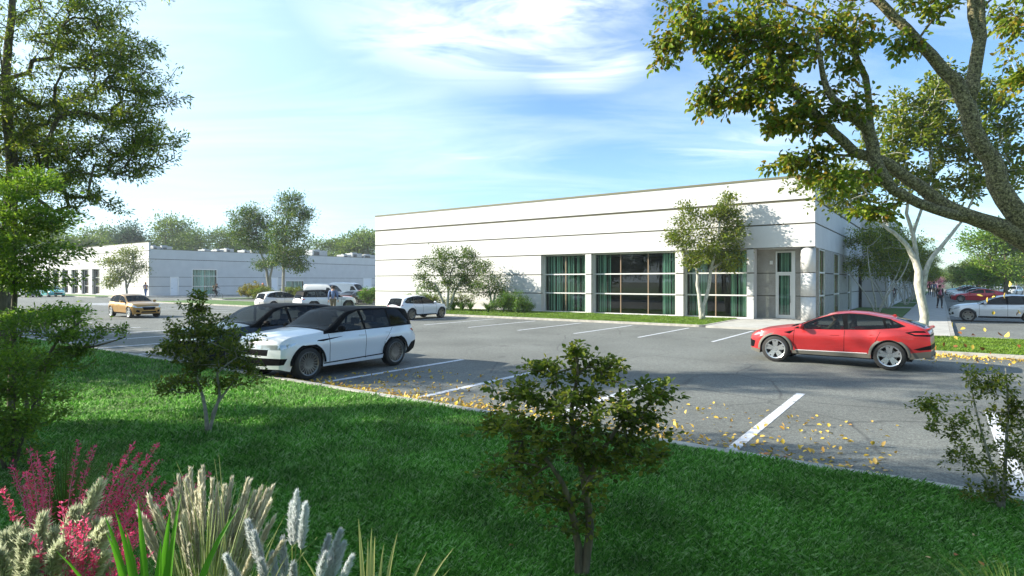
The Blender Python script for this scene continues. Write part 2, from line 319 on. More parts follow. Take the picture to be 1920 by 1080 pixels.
# cars
def paint(name, col, metal=0.1, rough=0.32): return pmat(name, col, rough, metal, coat=0.55, spec=0.35)
M['p_white'] = paint('paint_white', (0.74,0.76,0.78)); M['p_red'] = paint('paint_red', (0.42,0.026,0.028)); M['p_dark'] = paint('paint_dark', (0.010,0.016,0.026), 0.4)
M['p_gold'] = paint('paint_gold', (0.42,0.235,0.06), 0.3); M['p_silver'] = paint('paint_silver', (0.62,0.64,0.67), 0.3); M['p_black'] = paint('paint_black', (0.02,0.015,0.013), 0.2)
M['p_teal'] = paint('paint_teal', (0.05,0.42,0.45)); M['p_crim'] = paint('paint_crimson', (0.42,0.02,0.035)); M['p_grey'] = paint('paint_grey', (0.20,0.22,0.24), 0.4)
M['p_pearl'] = paint('paint_pearl', (0.66,0.64,0.60), 0.2)
M['trim'] = pmat('black_trim', (0.008,0.008,0.009), 0.5, spec=0.03); M['plastic'] = pmat('grey_plastic', (0.12,0.115,0.095), 0.6); M['rubber'] = pmat('tyre_rubber', (0.022,0.022,0.021), 0.8)
M['under'] = pmat('underbody', (0.012,0.012,0.012), 0.9)
M['alloy'] = pmat('alloy', (0.62,0.63,0.64), 0.25, metal=0.85); M['alloy_dark'] = pmat('dark_alloy', (0.20,0.195,0.18), 0.3, metal=0.7); M['chrome'] = pmat('chrome', (0.8,0.8,0.8), 0.12, metal=1.0)
M['cglass'] = glassmat('car_glass', (0.30,0.33,0.33), 0.03, 0.12, refl=0.7); M['cglass_dark'] = glassmat('dark_car_glass', (0.06,0.07,0.07), 0.03, 0.12, refl=0.7); M['seat'] = pmat('seat_cloth', (0.20,0.19,0.175), 0.8); M['seat_dark'] = pmat('dark_seat', (0.05,0.05,0.05), 0.8)
M['lamp'] = pmat('lamp_lens', (0.55,0.58,0.60), 0.08, metal=0.5, coat=1.0); M['tail'] = pmat('tail_lens', (0.55,0.015,0.015), 0.15, coat=1.0)
M['caliper'] = pmat('brake_caliper', (0.75,0.55,0.03), 0.4); M['disc'] = pmat('brake_disc', (0.30,0.30,0.30), 0.35, metal=0.8)
M['exhaust'] = pmat('exhaust', (0.45,0.45,0.45), 0.25, metal=1.0)
# ------------------------------------------------------------------ ground, lots, kerbs
def struct(name, mb, mat, frame=LOTM, **k): return tag(mb.build(name, mat, frame=frame, **k), kind='structure')
struct('ground', MB().box(-1500,1500,-1500,1500,-0.5,-0.03), M['ground'], frame=Matrix.Identity(4))
struct('parking_lot', MB().box(-190,150,-31.2,210,-0.3,0.0), M['asphalt'])
def rounded(w0, w1, v0, v1, r=0.5, n=5, corners=(1,1,1,1)):
    cs = [(w0,v0,180),(w1,v0,270),(w1,v1,0),(w0,v1,90)]; out = []
    for k, (cx, cy, a) in enumerate(cs):
        rr = r if corners[k] else 0.001
        ox = cx + (rr if cx == w0 else -rr); oy = cy + (rr if cy == v0 else -rr)
        for i in range(n+1):
            t = R(a + 90*i/n); out.append((ox + rr*math.cos(t), oy + rr*math.sin(t)))
    return out
def kerb_ring(poly, width, z0, z1, jit=0.0):
    """a kerb following a closed outline, inward by width"""
    n = len(poly); c = [sum(p[i] for p in poly)/n for i in (0,1)]; inner = []
    for i in range(n):
        a, b, d = poly[i-1], poly[i], poly[(i+1)%n]
        t = Vector((d[0]-a[0], d[1]-a[1])).normalized(); inner.append((b[0]-t.y*width, b[1]+t.x*width))
    mb = MB()
    vs = [(x,y,z0) for x,y in poly] + [(x,y,z1) for x,y in poly] + [(x,y,z1) for x,y in inner] + [(x,y,z0) for x,y in inner]
    fs = []
    for i in range(n):
        j = (i+1)%n
        fs += [(i,j,n+j,n+i),(n+i,n+j,2*n+j,2*n+i),(2*n+i,2*n+j,3*n+j,3*n+i)]
    mb.add(vs, fs); return mb, inner
def island(nm, w0, w1, v0, v1, r=0.6, top='turf', z=0.13, corners=(1,1,1,1)):
    poly = rounded(w0, w1, v0, v1, r, corners=corners)
    mb, inner = kerb_ring(poly, 0.16, -0.02, z)
    struct('kerb_'+nm, mb, M['kerb'], recalc=False)
    struct(nm, MB().prism(inner, -0.02, z-0.015), M[top])
island('front_lawn_strip', -72, -4.25, -7.4, -0.02, 0.5, corners=(1,1,1,0))
struct('entrance_walk', MB().box(-4.2,4.05,-7.5,-0.02,-0.02,0.11), M['walk'])
island('kerb_lawn', 3.4, 60, -14.85, -7.6, 0.9)
# walkway with cross joints, laid as slabs
wk = MB()
v = -7.2
while v < 190: wk.box(4.1, 6.5, v, v+1.78, -0.02, 0.12); v += 1.8
struct('walkway', wk, M['walk'])
mbk = MB(); mbk.box(6.51,6.66,-7.2,190,-0.02,0.125); struct('kerb_walkway', mbk, M['kerb'])
for k, (a, b) in enumerate([(3.0,24.0),(27.5,41),(43.5,58),(60.5,75),(77.5,100),(103,140)]):
    lo = 2.35 if a > 20 else 0.12
    struct('side_lawn', MB().box(lo, 4.05, a, b, -0.02, 0.12), M['turf'])
cw = MB()
for a, b in ((-0.0,2.95),(24.05,27.45),(41.05,43.45),(58.05,60.45),(75.05,77.45),(100.05,102.95)): cw.box(0.1 if a < 24 else 2.3, 4.08, a, b, -0.02, 0.115)
struct('cross_path', cw, M['walk'])
# big foreground lawn, gently uneven
def lawn_h(w, v): return 0.115 + 0.05*math.sin(w*0.33+1.2)*math.sin(v*0.5) + 0.02*math.sin(w*1.1)*math.sin(v*0.9+2)
lv = []; ws_ = [ -190 + i*2.0 for i in range(126)]; vs_ = [-31.37 - 0.4*i for i in range(60)] + [-55.4-3*i for i in range(1,40)]
for v in vs_:
    e = min(1, (-31.37 - v)/1.5)
    for w in ws_: lv.append((w, v, 0.115 + e*(lawn_h(w,v)-0.115)))
nw = len(ws_); lf = [(i*nw+j, (i+1)*nw+j, (i+1)*nw+j+1, i*nw+j+1) for i in range(len(vs_)-1) for j in range(nw-1)]
struct('lawn', MB().add(lv, lf), M['turf'], smooth=True)
mbk = MB(); w = -190
while w < 60: mbk.box(w, w+2.99, -31.38, -31.2, -0.02, 0.135); w += 3.0
struct('kerb_lawn_edge', mbk, M['kerb'], bevel=0.015)
# markings
ml = MB()
for k in range(-4, 16):
    u = -0.35 - 3.25 + 3.28*k + 0.0
    u = 6.3 + 3.3*(k-3)
    ml.box(-u-0.085, -u+0.085, -31.15, -25.3, 0.0, 0.006)
for k in range(-1, 19):
    u = 4.85 + 3.3*(k-1)
    if -u > -60: ml.box(-u-0.06, -u+0.06, -14.9, -8.3, 0.0, 0.006)
for k in range(4, 40):                                       # lot beside the walkway
    v0 = -4.0 + 3.3*k; ml.box(7.3, 12.6, v0-0.06, v0+0.06, 0.0, 0.006)
for k in range(-1, 14):                                      # rows between the two buildings
    v0 = 2 + 3.2*k; ml.box(-78, -72.8, v0-0.07, v0+0.07, 0.0, 0.006); ml.box(-99, -94, v0-0.07, v0+0.07, 0.0, 0.006)
for k in range(9):                                           # hatched area near the left exit
    w0 = -46 - 1.6*k; ml.add([(w0,-25.2,0.005),(w0+0.22,-25.2,0.005),(w0-1.8,-22.6,0.005),(w0-2.02,-22.6,0.005)], [(0,1,2,3)])
ml.box(-60.5,-45.5,-25.35,-25.22,0,0.006); ml.box(-62.5,-47.5,-22.6,-22.47,0,0.006)
for k in range(6): ml.box(-66-1.3*k, -65.4-1.3*k, -14, -8, 0.0, 0.006)
struct('road_markings', ml, M['paint_line'])
# ------------------------------------------------------------------ buildings
def cells(a0, a1, levels, gaps, openings):
    zs = sorted(set([round(z,4) for z in levels] + [round(z,4) for o in openings for z in o[2:4] if levels[0] < z < levels[-1]]))
    G_ = {round(z,4): g for z, g in zip(levels, gaps)}
    for z0, z1 in zip(zs[:-1], zs[1:]):
        zm = (z0+z1)/2; sp = [(a0,a1)]
        for o in openings:
            if o[2] < zm < o[3]:
                ns = []
                for s in sp:
                    if o[1] <= s[0] or o[0] >= s[1]: ns.append(s); continue
                    if o[0] > s[0]: ns.append((s[0], o[0]))
                    if o[1] < s[1]: ns.append((o[1], s[1]))
                sp = ns
        for s in sp: yield s[0], s[1], z0 + G_.get(z0,0)/2, z1 - G_.get(z1,0)/2, z0, z1
def wall(parent, axis, a0, a1, plane, levels, gaps, openings=(), th=0.28, mat='stucco'):
    """axis 'f': runs along w, faces -v; axis 's': runs along v, faces +w"""
    a = MB(); b = MB()
    for s0, s1, y0, y1, z0, z1 in cells(a0, a1, levels, gaps, openings):
        if axis == 'f':
            a.box(s0, s1, plane, plane+th, y0, y1); b.box(s0+0.004, s1-0.004, plane+0.05, plane+th-0.04, z0+0.002, z1-0.002)
        else:
            a.box(plane-th, plane, s0, s1, y0, y1); b.box(plane-th+0.04, plane-0.05, s0+0.004, s1-0.004, z0+0.002, z1-0.002)
    a.build('wall', M[mat], parent, recalc=False); b.build('wall_joint', M['groove'], parent, recalc=False)
def window(parent, axis, a0, a1, z0, z1, plane, cols, rows, fr=0.07, dark_v=True, glass='win', hm='frame'):
    """frame with bars, pane as a child; cols = list of inner bar positions, rows likewise"""
    f = MB(); t = 0.09
    def bx(mb, x0, x1, y0, y1, d0=-0.04, d1=0.06):
        if axis == 'f': mb.box(x0, x1, plane+d0, plane+d1, y0, y1)
        else: mb.box(plane-d1, plane-d0, x0, x1, y0, y1)
    bx(f, a0, a0+fr, z0, z1); bx(f, a1-fr, a1, z0, z1); bx(f, a0+fr, a1-fr, z0, z0+fr); bx(f, a0+fr, a1-fr, z1-fr, z1)
    for r_ in rows: bx(f, a0+fr, a1-fr, r_-0.045, r_+0.045, -0.05, 0.05)
    w = f.build('window_frame', M[hm], parent, recalc=False)
    g = MB(); 
    for c in cols:
        g = MB(); zs = [z0+fr] + sorted(rows) + [z1-fr]
        for q in range(len(zs)-1): bx(g, c-0.035, c+0.035, zs[q]+(0.046 if q else 0), zs[q+1]-(0.046 if q < len(zs)-2 else 0), -0.03, 0.04)
        g.build('mullion', M['frame_dark'], w, recalc=False)
    p = MB()
    if axis == 'f': p.add([(a0+fr,plane,z0+fr),(a1-fr,plane,z0+fr),(a1-fr,plane,z1-fr),(a0+fr,plane,z1-fr)], [(0,1,2,3)])
    else: p.add([(plane,a0+fr,z0+fr),(plane,a1-fr,z0+fr),(plane,a1-fr,z1-fr),(plane,a0+fr,z1-fr)], [(0,1,2,3)])
    p.build('pane', M[glass], w, recalc=False)
    return w
LV = [0.02, 1.576, 3.05, 4.6, 6.06, 7.5, 8.9]; GP = [0, 0.07, 0.07, 0.08, 0.09, 0.15, 0]
bld = empty('office_building', (0,0,0), 0, 'long white stucco office building with tall curtained windows and a round corner column', 'office building'); bld.matrix_world = LOTM
ops = [(-19.7,-15.7,0.02,4.6),(-15.2,-8.69,0.02,4.6),(-8.12,-3.96,0.02,4.6),(-3.54,0.1,0.02,4.6)]
wall(bld, 'f', -39.2, 0, 0, LV, GP, ops)
sops = [(0.28,3.9,0.02,4.6),(8.1,10.8,0.02,4.6),(15.9,17.6,0.02,4.6)]
wall(bld, 's', 0.29, 26.4, 0, LV[3:], [0,0.09,0.15,0])
for a, b in ((3.9,8.1),(10.8,15.9),(17.6,18.4)): wall(bld, 's', a, b, 0, LV[:4], [0,0.07,0.07,0.05], (), 0.28, 'stucco_shaded')
wall(bld, 's', 18.4, 26.4, -0.25, LV[:4], [0,0.07,0.07,0.05])
wall(bld, 'f', 0.01, 2.2, 26.4, LV, GP)
so2 = [(29+7*k, 33.2+7*k, 0.3, 4.3) for k in range(13)]
wall(bld, 's', 26.69, 125, 2.2, LV, GP, so2)
rest = MB(); rest.box(-39.2,-38.92,0.29,60,0.02,8.9); rest.box(-38.9,-0.3,59.7,60,0.02,8.9); rest.box(-38.9,1.9,124.7,125,0.02,8.9); rest.box(-39.0,-38.7,60.02,124.7,0.02,8.9)
rest.build('rear_wall', M['stucco'], bld)
cp = MB(); cp.box(-39.24,0.04,-0.04,0.33,8.9,9.03); cp.box(-0.32,0.04,0.335,26.36,8.9,9.03); cp.box(0.045,2.24,26.365,26.72,8.9,9.03); cp.box(1.9,2.24,26.725,125,8.9,9.03); cp.box(-39.24,-38.9,0.335,125,8.9,9.03)
cp.build('coping', M['coping'], bld)
MB().box(-38.9,-0.29,0.29,124.6,8.3,8.4).build('roof', M['roofing'], bld); MB().box(-0.285,1.9,26.7,124.6,8.3,8.4).build('roof', M['roofing'], bld)
# soffits, reveals' inner returns and the rooms behind
sf = MB(); sf.box(-20.2,-3.56,0.285,0.95,4.605,4.7); sf.box(-3.54,-0.03,0.285,1.55,4.605,4.7); sf.box(-0.9,-0.285,1.56,18,4.605,4.7)
sf.build('soffit', M['stucco'], bld)
for a, b in ((-20.0,-19.7),(-15.7,-15.2),(-8.69,-8.12),(-3.96,-3.54)): MB().box(a,b,0.281,0.85,0.02,4.6).build('pier', M['stucco'], bld)
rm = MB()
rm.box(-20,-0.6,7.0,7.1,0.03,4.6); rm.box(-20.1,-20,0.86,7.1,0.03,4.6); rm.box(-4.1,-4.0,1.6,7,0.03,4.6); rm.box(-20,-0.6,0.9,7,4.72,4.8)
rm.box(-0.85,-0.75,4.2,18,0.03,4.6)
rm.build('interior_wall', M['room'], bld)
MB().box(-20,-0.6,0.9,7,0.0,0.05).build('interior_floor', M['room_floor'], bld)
WV = 0.6
window(bld,'f',-19.7,-15.7,0.1,4.6,WV,[-17.75],[1.6,3.07])
window(bld,'f',-15.2,-8.69,0.1,4.6,WV,[-13.05,-10.9],[1.6,3.07])
window(bld,'f',-8.12,-3.96,0.1,4.6,WV,[-6.1],[1.6,3.07])
sl = MB()
for a, b in ((-19.7,-15.7),(-15.2,-8.69),(-8.12,-3.96)): sl.box(a+0.003,b-0.003,0.06,0.7,0.02,0.1)
sl.build('sill', M['stucco'], bld)
# entrance recess
RV = 1.5
rw = [(-2.52,-1.5,0.06,4.45)]
wall(bld,'f',-3.92,-0.55,RV,LV[:4],[0,0.05,0.05,0],rw,0.2,'stucco_shaded')
MB().box(-0.55,-0.02,1.5,1.75,0.02,4.6).build('pier', M['stucco_shaded'], bld)
MB().box(-3.9,-0.1,0.3,1.5,0.0,0.12).build('doorstep', M['walk'], bld)
dw = MB(); dw.box(-2.52,-2.44,RV-0.06,RV+0.1,0.13,4.45); dw.box(-1.58,-1.36,RV-0.06,RV+0.1,0.13,4.45); dw.box(-2.44,-1.58,RV-0.06,RV+0.1,4.37,4.45); dw.box(-2.44,-1.58,RV-0.06,RV+0.1,3.0,3.12)
df = dw.build('door_frame', M['frame'], bld)
MB().add([(-2.44,RV,3.12),(-1.58,RV,3.12),(-1.58,RV,4.37),(-2.44,RV,4.37)],[(0,1,2,3)]).build('pane', M['win'], df, recalc=False)
dd = MB(); dd.box(-2.43,-2.35,RV-0.03,RV+0.03,0.14,2.99); dd.box(-1.67,-1.59,RV-0.03,RV+0.03,0.14,2.99); dd.box(-2.35,-1.67,RV-0.03,RV+0.03,0.14,0.36); dd.box(-2.35,-1.67,RV-0.03,RV+0.03,2.9,2.99)
dr = dd.build('door', M['frame'], bld)
MB().add([(-2.35,RV-0.01,0.36),(-1.67,RV-0.01,0.36),(-1.67,RV-0.01,2.9),(-2.35,RV-0.01,2.9)],[(0,1,2,3)]).build('pane', M['win'], dr, recalc=False)
MB().tube([(-1.64,RV-0.03,1.15),(-1.64,RV-0.1,1.15),(-1.64,RV-0.1,1.6),(-1.64,RV-0.03,1.6)],0.015,6).build('handle', M['chrome'], dr)
lt = MB(); lt.box(-2.88,-2.70,RV-0.1,RV-0.002,3.62,3.86); o = lt.build('wall_box', M['frame'], bld, bevel=0.02)  # small wall-mounted box beside the door, not a lamp
# corner column
col_ = MB()
for z0, z1 in ((0.02,1.55),(1.6,3.025),(3.075,4.6)): col_.lathe([(0.0,z0),(0.42,z0),(0.42,z1),(0.0,z1)], 40, 'z', (-0.46,0.5,0))
co = col_.build('column', M['stucco'], bld, smooth=False)
for p in co.data.polygons: p.use_smooth = abs(p.normal.z) < 0.5
MB().lathe([(0.37,0.1),(0.37,4.59)], 30, 'z', (-0.46,0.5,0)).build('column_joint', M['groove'], bld)
# side windows with tan blinds
def blind(a0, a1, plane):
    mb = MB(); n = int((a1-a0)/0.14)
    for i in range(n):
        x = a0 + (a1-a0)*i/n; mb.box(plane-0.02, plane, x+0.01, x+0.12, 0.15, 4.5)
    return mb
for a, b, cs in ((1.76,3.9,[2.8]),(8.1,10.8,[9.4]),(15.9,17.6,[])):
    window(bld,'s',a,b,0.1,4.55,-0.06,cs,[1.6,3.07]); o = blind(a+0.1,b-0.1,-0.2).build('blind', M['blind'], None); o.matrix_world = LOTM
    tag(o, 'tan slatted blind in %s narrow side window %s the round corner column' % (('the first','right behind') if a < 3 else (('the second','further back from') if a < 10 else ('the third','furthest back from'))), 'blind', 'tan blinds in the side windows')
for k in range(13): window(bld,'s',29+7*k,33.2+7*k,0.3,4.3,2.0,[31.1+7*k],[1.6,3.07])
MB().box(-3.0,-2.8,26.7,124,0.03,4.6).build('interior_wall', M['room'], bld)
# curtains: pleated sheets
def curtain(a0, a1, z0, z1, plane, label, axis='f', amp=0.07, seed=0, gap=0.0, parent=None, group='green curtains in the front windows'):
    rng = random.Random(seed); n = max(8, int((a1-a0)/0.045)); vs = []; ph = rng.random()*6
    for i in range(n+1):
        x = a0 + (a1-a0)*i/n; ph += rng.uniform(0.55, 1.15); y = amp*math.sin(ph) + rng.uniform(-0.01,0.01)
        for z, s in ((z0,1.0),((z0+z1)/2,0.8),(z1,0.55)):
            vs.append((x, plane+y*s, z) if axis == 'f' else (plane-y*s, x, z))
    keep = []; g = 0
    for i in range(n):
        if g <= 0 and rng.random() < 0.10 and gap: g = rng.randint(1,3)
        keep.append(g <= 0); g -= 1
    fs = [(i*3+j, (i+1)*3+j, (i+1)*3+j+1, i*3+j+1) for i in range(n) if keep[i] for j in range(2)]
    o = MB().add(vs, fs).build('curtain', M['curtain'], None, smooth=True, recalc=False); o.matrix_world = LOTM
    return tag(o, label, 'curtain', group)
CP = 0.88
curtain(-19.55,-17.85,0.2,4.5,CP,'left green curtain in the leftmost front window',seed=1,gap=1)
curtain(-17.75,-15.75,0.2,4.5,CP,'right green curtain in the leftmost front window',seed=2,gap=1)
curtain(-15.05,-14.0,0.2,4.5,CP,'green curtain at the left end of the widest front window',seed=3,gap=1)
curtain(-9.95,-8.8,0.2,4.5,CP,'green curtain at the right end of the widest front window',seed=4,gap=1)
curtain(-7.95,-6.75,0.2,4.5,CP,'green curtain at the left of the front window next to the entrance',seed=5,gap=1)
curtain(-5.2,-4.05,0.2,4.5,CP,'green curtain at the right of the front window next to the entrance',seed=6,gap=1)
curtain(-2.4,-1.6,0.2,4.35,RV+0.3,'bright green curtain behind the glass entrance door',seed=7,amp=0.05)
# ---------------- left building
LW, LVV = -101.3, 5.4
def vpx(w, px, off=0.0):
    c = L(w, 0); r = (px-CX)/F; return (r*c.y - c.x)/(0.584 - 0.8117*r)
def wpx(v, px):
    c = L(0, v); r = (px-CX)/F; return (r*c.y - c.x)/(0.8117 + 0.584*r)
lb = empty('grey_building', (0,0,0), 0, 'low flat-roofed building with white front and long grey shaded side wall beyond the lot', 'office building'); lb.matrix_world = LOTM
LV2 = [0.02, 1.68, 3.27, 4.85, 6.3, 7.95]; LG = [0,0.07,0.07,0.0,0.09,0]
ow = []
d1 = (vpx(LW,319), vpx(LW,335), 0.1, 3.3); w1 = (vpx(LW,360), vpx(LW,408), 0.1, 4.75); d2 = (vpx(LW,508.5), vpx(LW,521.5), 0.1, 3.3)
w2 = (vpx(LW,536), vpx(LW,570), 1.0, 2.7); d3 = (vpx(LW,681), vpx(LW,697), 0.1, 3.3)
wall(lb,'s',LVV+0.29,LVV+100,LW,LV2,LG,[d1,w1,d2,w2,d3],0.28,'stucco')
fo = [(-121.5-5.2*k-3.6, -121.5-5.2*k, 0.1, 4.85) for k in range(8)]
wall(lb,'f',-175,LW,LVV,[0.02,1.68,3.27,4.85,6.3,7.7,9.1],[0,0.07,0.07,0.07,0.09,0.11,0],fo,0.28,'stucco')
c2 = MB(); c2.box(-175,LW+0.04,LVV-0.04,LVV+0.33,9.1,9.18); c2.box(LW-0.32,LW+0.04,LVV+0.335,LVV+100,7.95,8.03); c2.build('coping', M['coping'], lb)
MB().box(-174.9,LW-0.285,LVV+0.285,LVV+100,7.4,7.5).build('roof', M['roofing'], lb)
MB().box(-175.3,-175,LVV,LVV+100,0.02,7.9).box(-175,LW,LVV+100.02,LVV+100.3,0.02,7.9).build('rear_wall', M['stucco'], lb)
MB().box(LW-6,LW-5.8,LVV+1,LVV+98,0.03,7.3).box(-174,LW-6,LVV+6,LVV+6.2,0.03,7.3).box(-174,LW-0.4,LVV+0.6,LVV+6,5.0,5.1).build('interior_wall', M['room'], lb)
for d in (d1, d2, d3):
    x = MB(); x.box(LW-0.12,LW-0.05,d[0]+0.12,d[1]-0.12,d[2],d[3]-0.12); dr = x.build('door', M['door_white'], lb)
    y = MB(); y.box(LW-0.2,LW+0.03,d[0],d[0]+0.115,d[2],d[3]); y.box(LW-0.2,LW+0.03,d[1]-0.115,d[1],d[2],d[3]); y.box(LW-0.2,LW+0.03,d[0]+0.115,d[1]-0.115,d[3]-0.115,d[3]); y.build('door_frame', M['frame'], lb)
    MB().ball((LW-0.0,d[0]+0.3,1.35),0.08,8,6).build('handle', M['chrome'], dr)
window(lb,'s',w1[0],w1[1],0.1,4.75,LW-0.1,[(w1[0]+w1[1])/2],[1.65,3.5],0.14,glass='win_far')
window(lb,'s',w2[0],w2[1],1.0,2.7,LW-0.1,[w2[0]+(w2[1]-w2[0])*0.35,w2[0]+(w2[1]-w2[0])*0.68],[],0.12,glass='win_far')
curtain(w1[0]+0.2,w1[1]-0.2,0.2,4.6,LW-0.5,'green curtain in the tall window of the grey side wall','s',0.12,11,group='green curtains of the grey building')
curtain(w2[0]+0.2,w2[1]-0.2,1.05,2.6,LW-0.5,'green curtain in the low wide window of the grey wall above the parked cars','s',0.12,12,group='green curtains of the grey building')
for k, o_ in enumerate(fo): window(lb,'f',o_[0],o_[1],0.1,4.85,LVV+0.5,[(o_[0]+o_[1])/2],[1.68,3.27],0.12)
struct('side_walk', MB().box(LW+0.05,LW+2.6,LVV-6,LVV+100,-0.02,0.13), M['walk'])
struct('front_walk', MB().box(-175,LW+0.04,LVV-2.6,LVV-0.05,-0.02,0.125), M['walk'])
island('far_lawn_strip', -175, LW-0.5, LVV-7.5, LVV-2.65, 0.5)
bi = G(430,560.5); bj = LOTI @ bi
island('shrub_bed', bj.x-0.6, bj.x+3.6, bj.y-2.6, bj.y+16, 1.0)
# rooftop units
def hvac(x, y, z, sx, sy, sz, label):
    e = empty('rooftop_unit', L(x,y,z), ROT, label, 'rooftop unit', 'rooftop units on the grey building')
    MB().box(-sx/2,sx/2,-sy/2,sy/2,0.15,sz).build('casing', M['metal_grey'], e, bevel=0.04)
    m = MB()
    for i in range(5): m.box(sx/2+0.001,sx/2+0.05,-sy*0.4,-sy*0.05,0.3+i*(sz-0.5)/5,0.3+(i+0.6)*(sz-0.5)/5)
    m.build('louvre', M['trim'], e)
    MB().lathe([(0.3*min(sx,sy),sz),(0.3*min(sx,sy),sz+0.22),(0.24*min(sx,sy),sz+0.22),(0.22*min(sx,sy),sz+0.05)],16).build('fan_shroud', M['metal_grey'], e)
    MB().box(-sx/2+0.1,sx/2-0.1,-sy/2+0.1,sy/2-0.1,0,0.149).build('base', M['trim'], e)
wu = LW - 5
for k, (pxa, pxb, h, lab) in enumerate([(281,295,1.3,'small pale rooftop unit nearest the white front corner'),(297,317,1.4,'wide pale rooftop unit second from the front corner'),
    (377,389,1.0,'small square rooftop unit above the tall green window'),(400,413,1.1,'square rooftop unit just right of the small one above the window'),
    (418,432,1.5,'rooftop unit left of the paired mid trees'),(452,462,1.3,'narrow rooftop unit behind the left mid tree crown'),(466,478,1.4,'rooftop unit between the two mid tree crowns'),
    (579,607,2.4,'largest rooftop unit standing alone in the middle of the roof'),(638,652,1.3,'low rooftop unit left in the cluster near the white building'),
    (654,672,2.0,'middle rooftop unit in the cluster near the white building'),(675,701,1.7,'rooftop unit half hidden by the edge of the white building')]):
    va, vb = vpx(wu,pxa), vpx(wu,pxb); hvac(wu,(va+vb)/2,7.5,2.6,max(1.2,vb-va),h*0.62+0.38,lab)
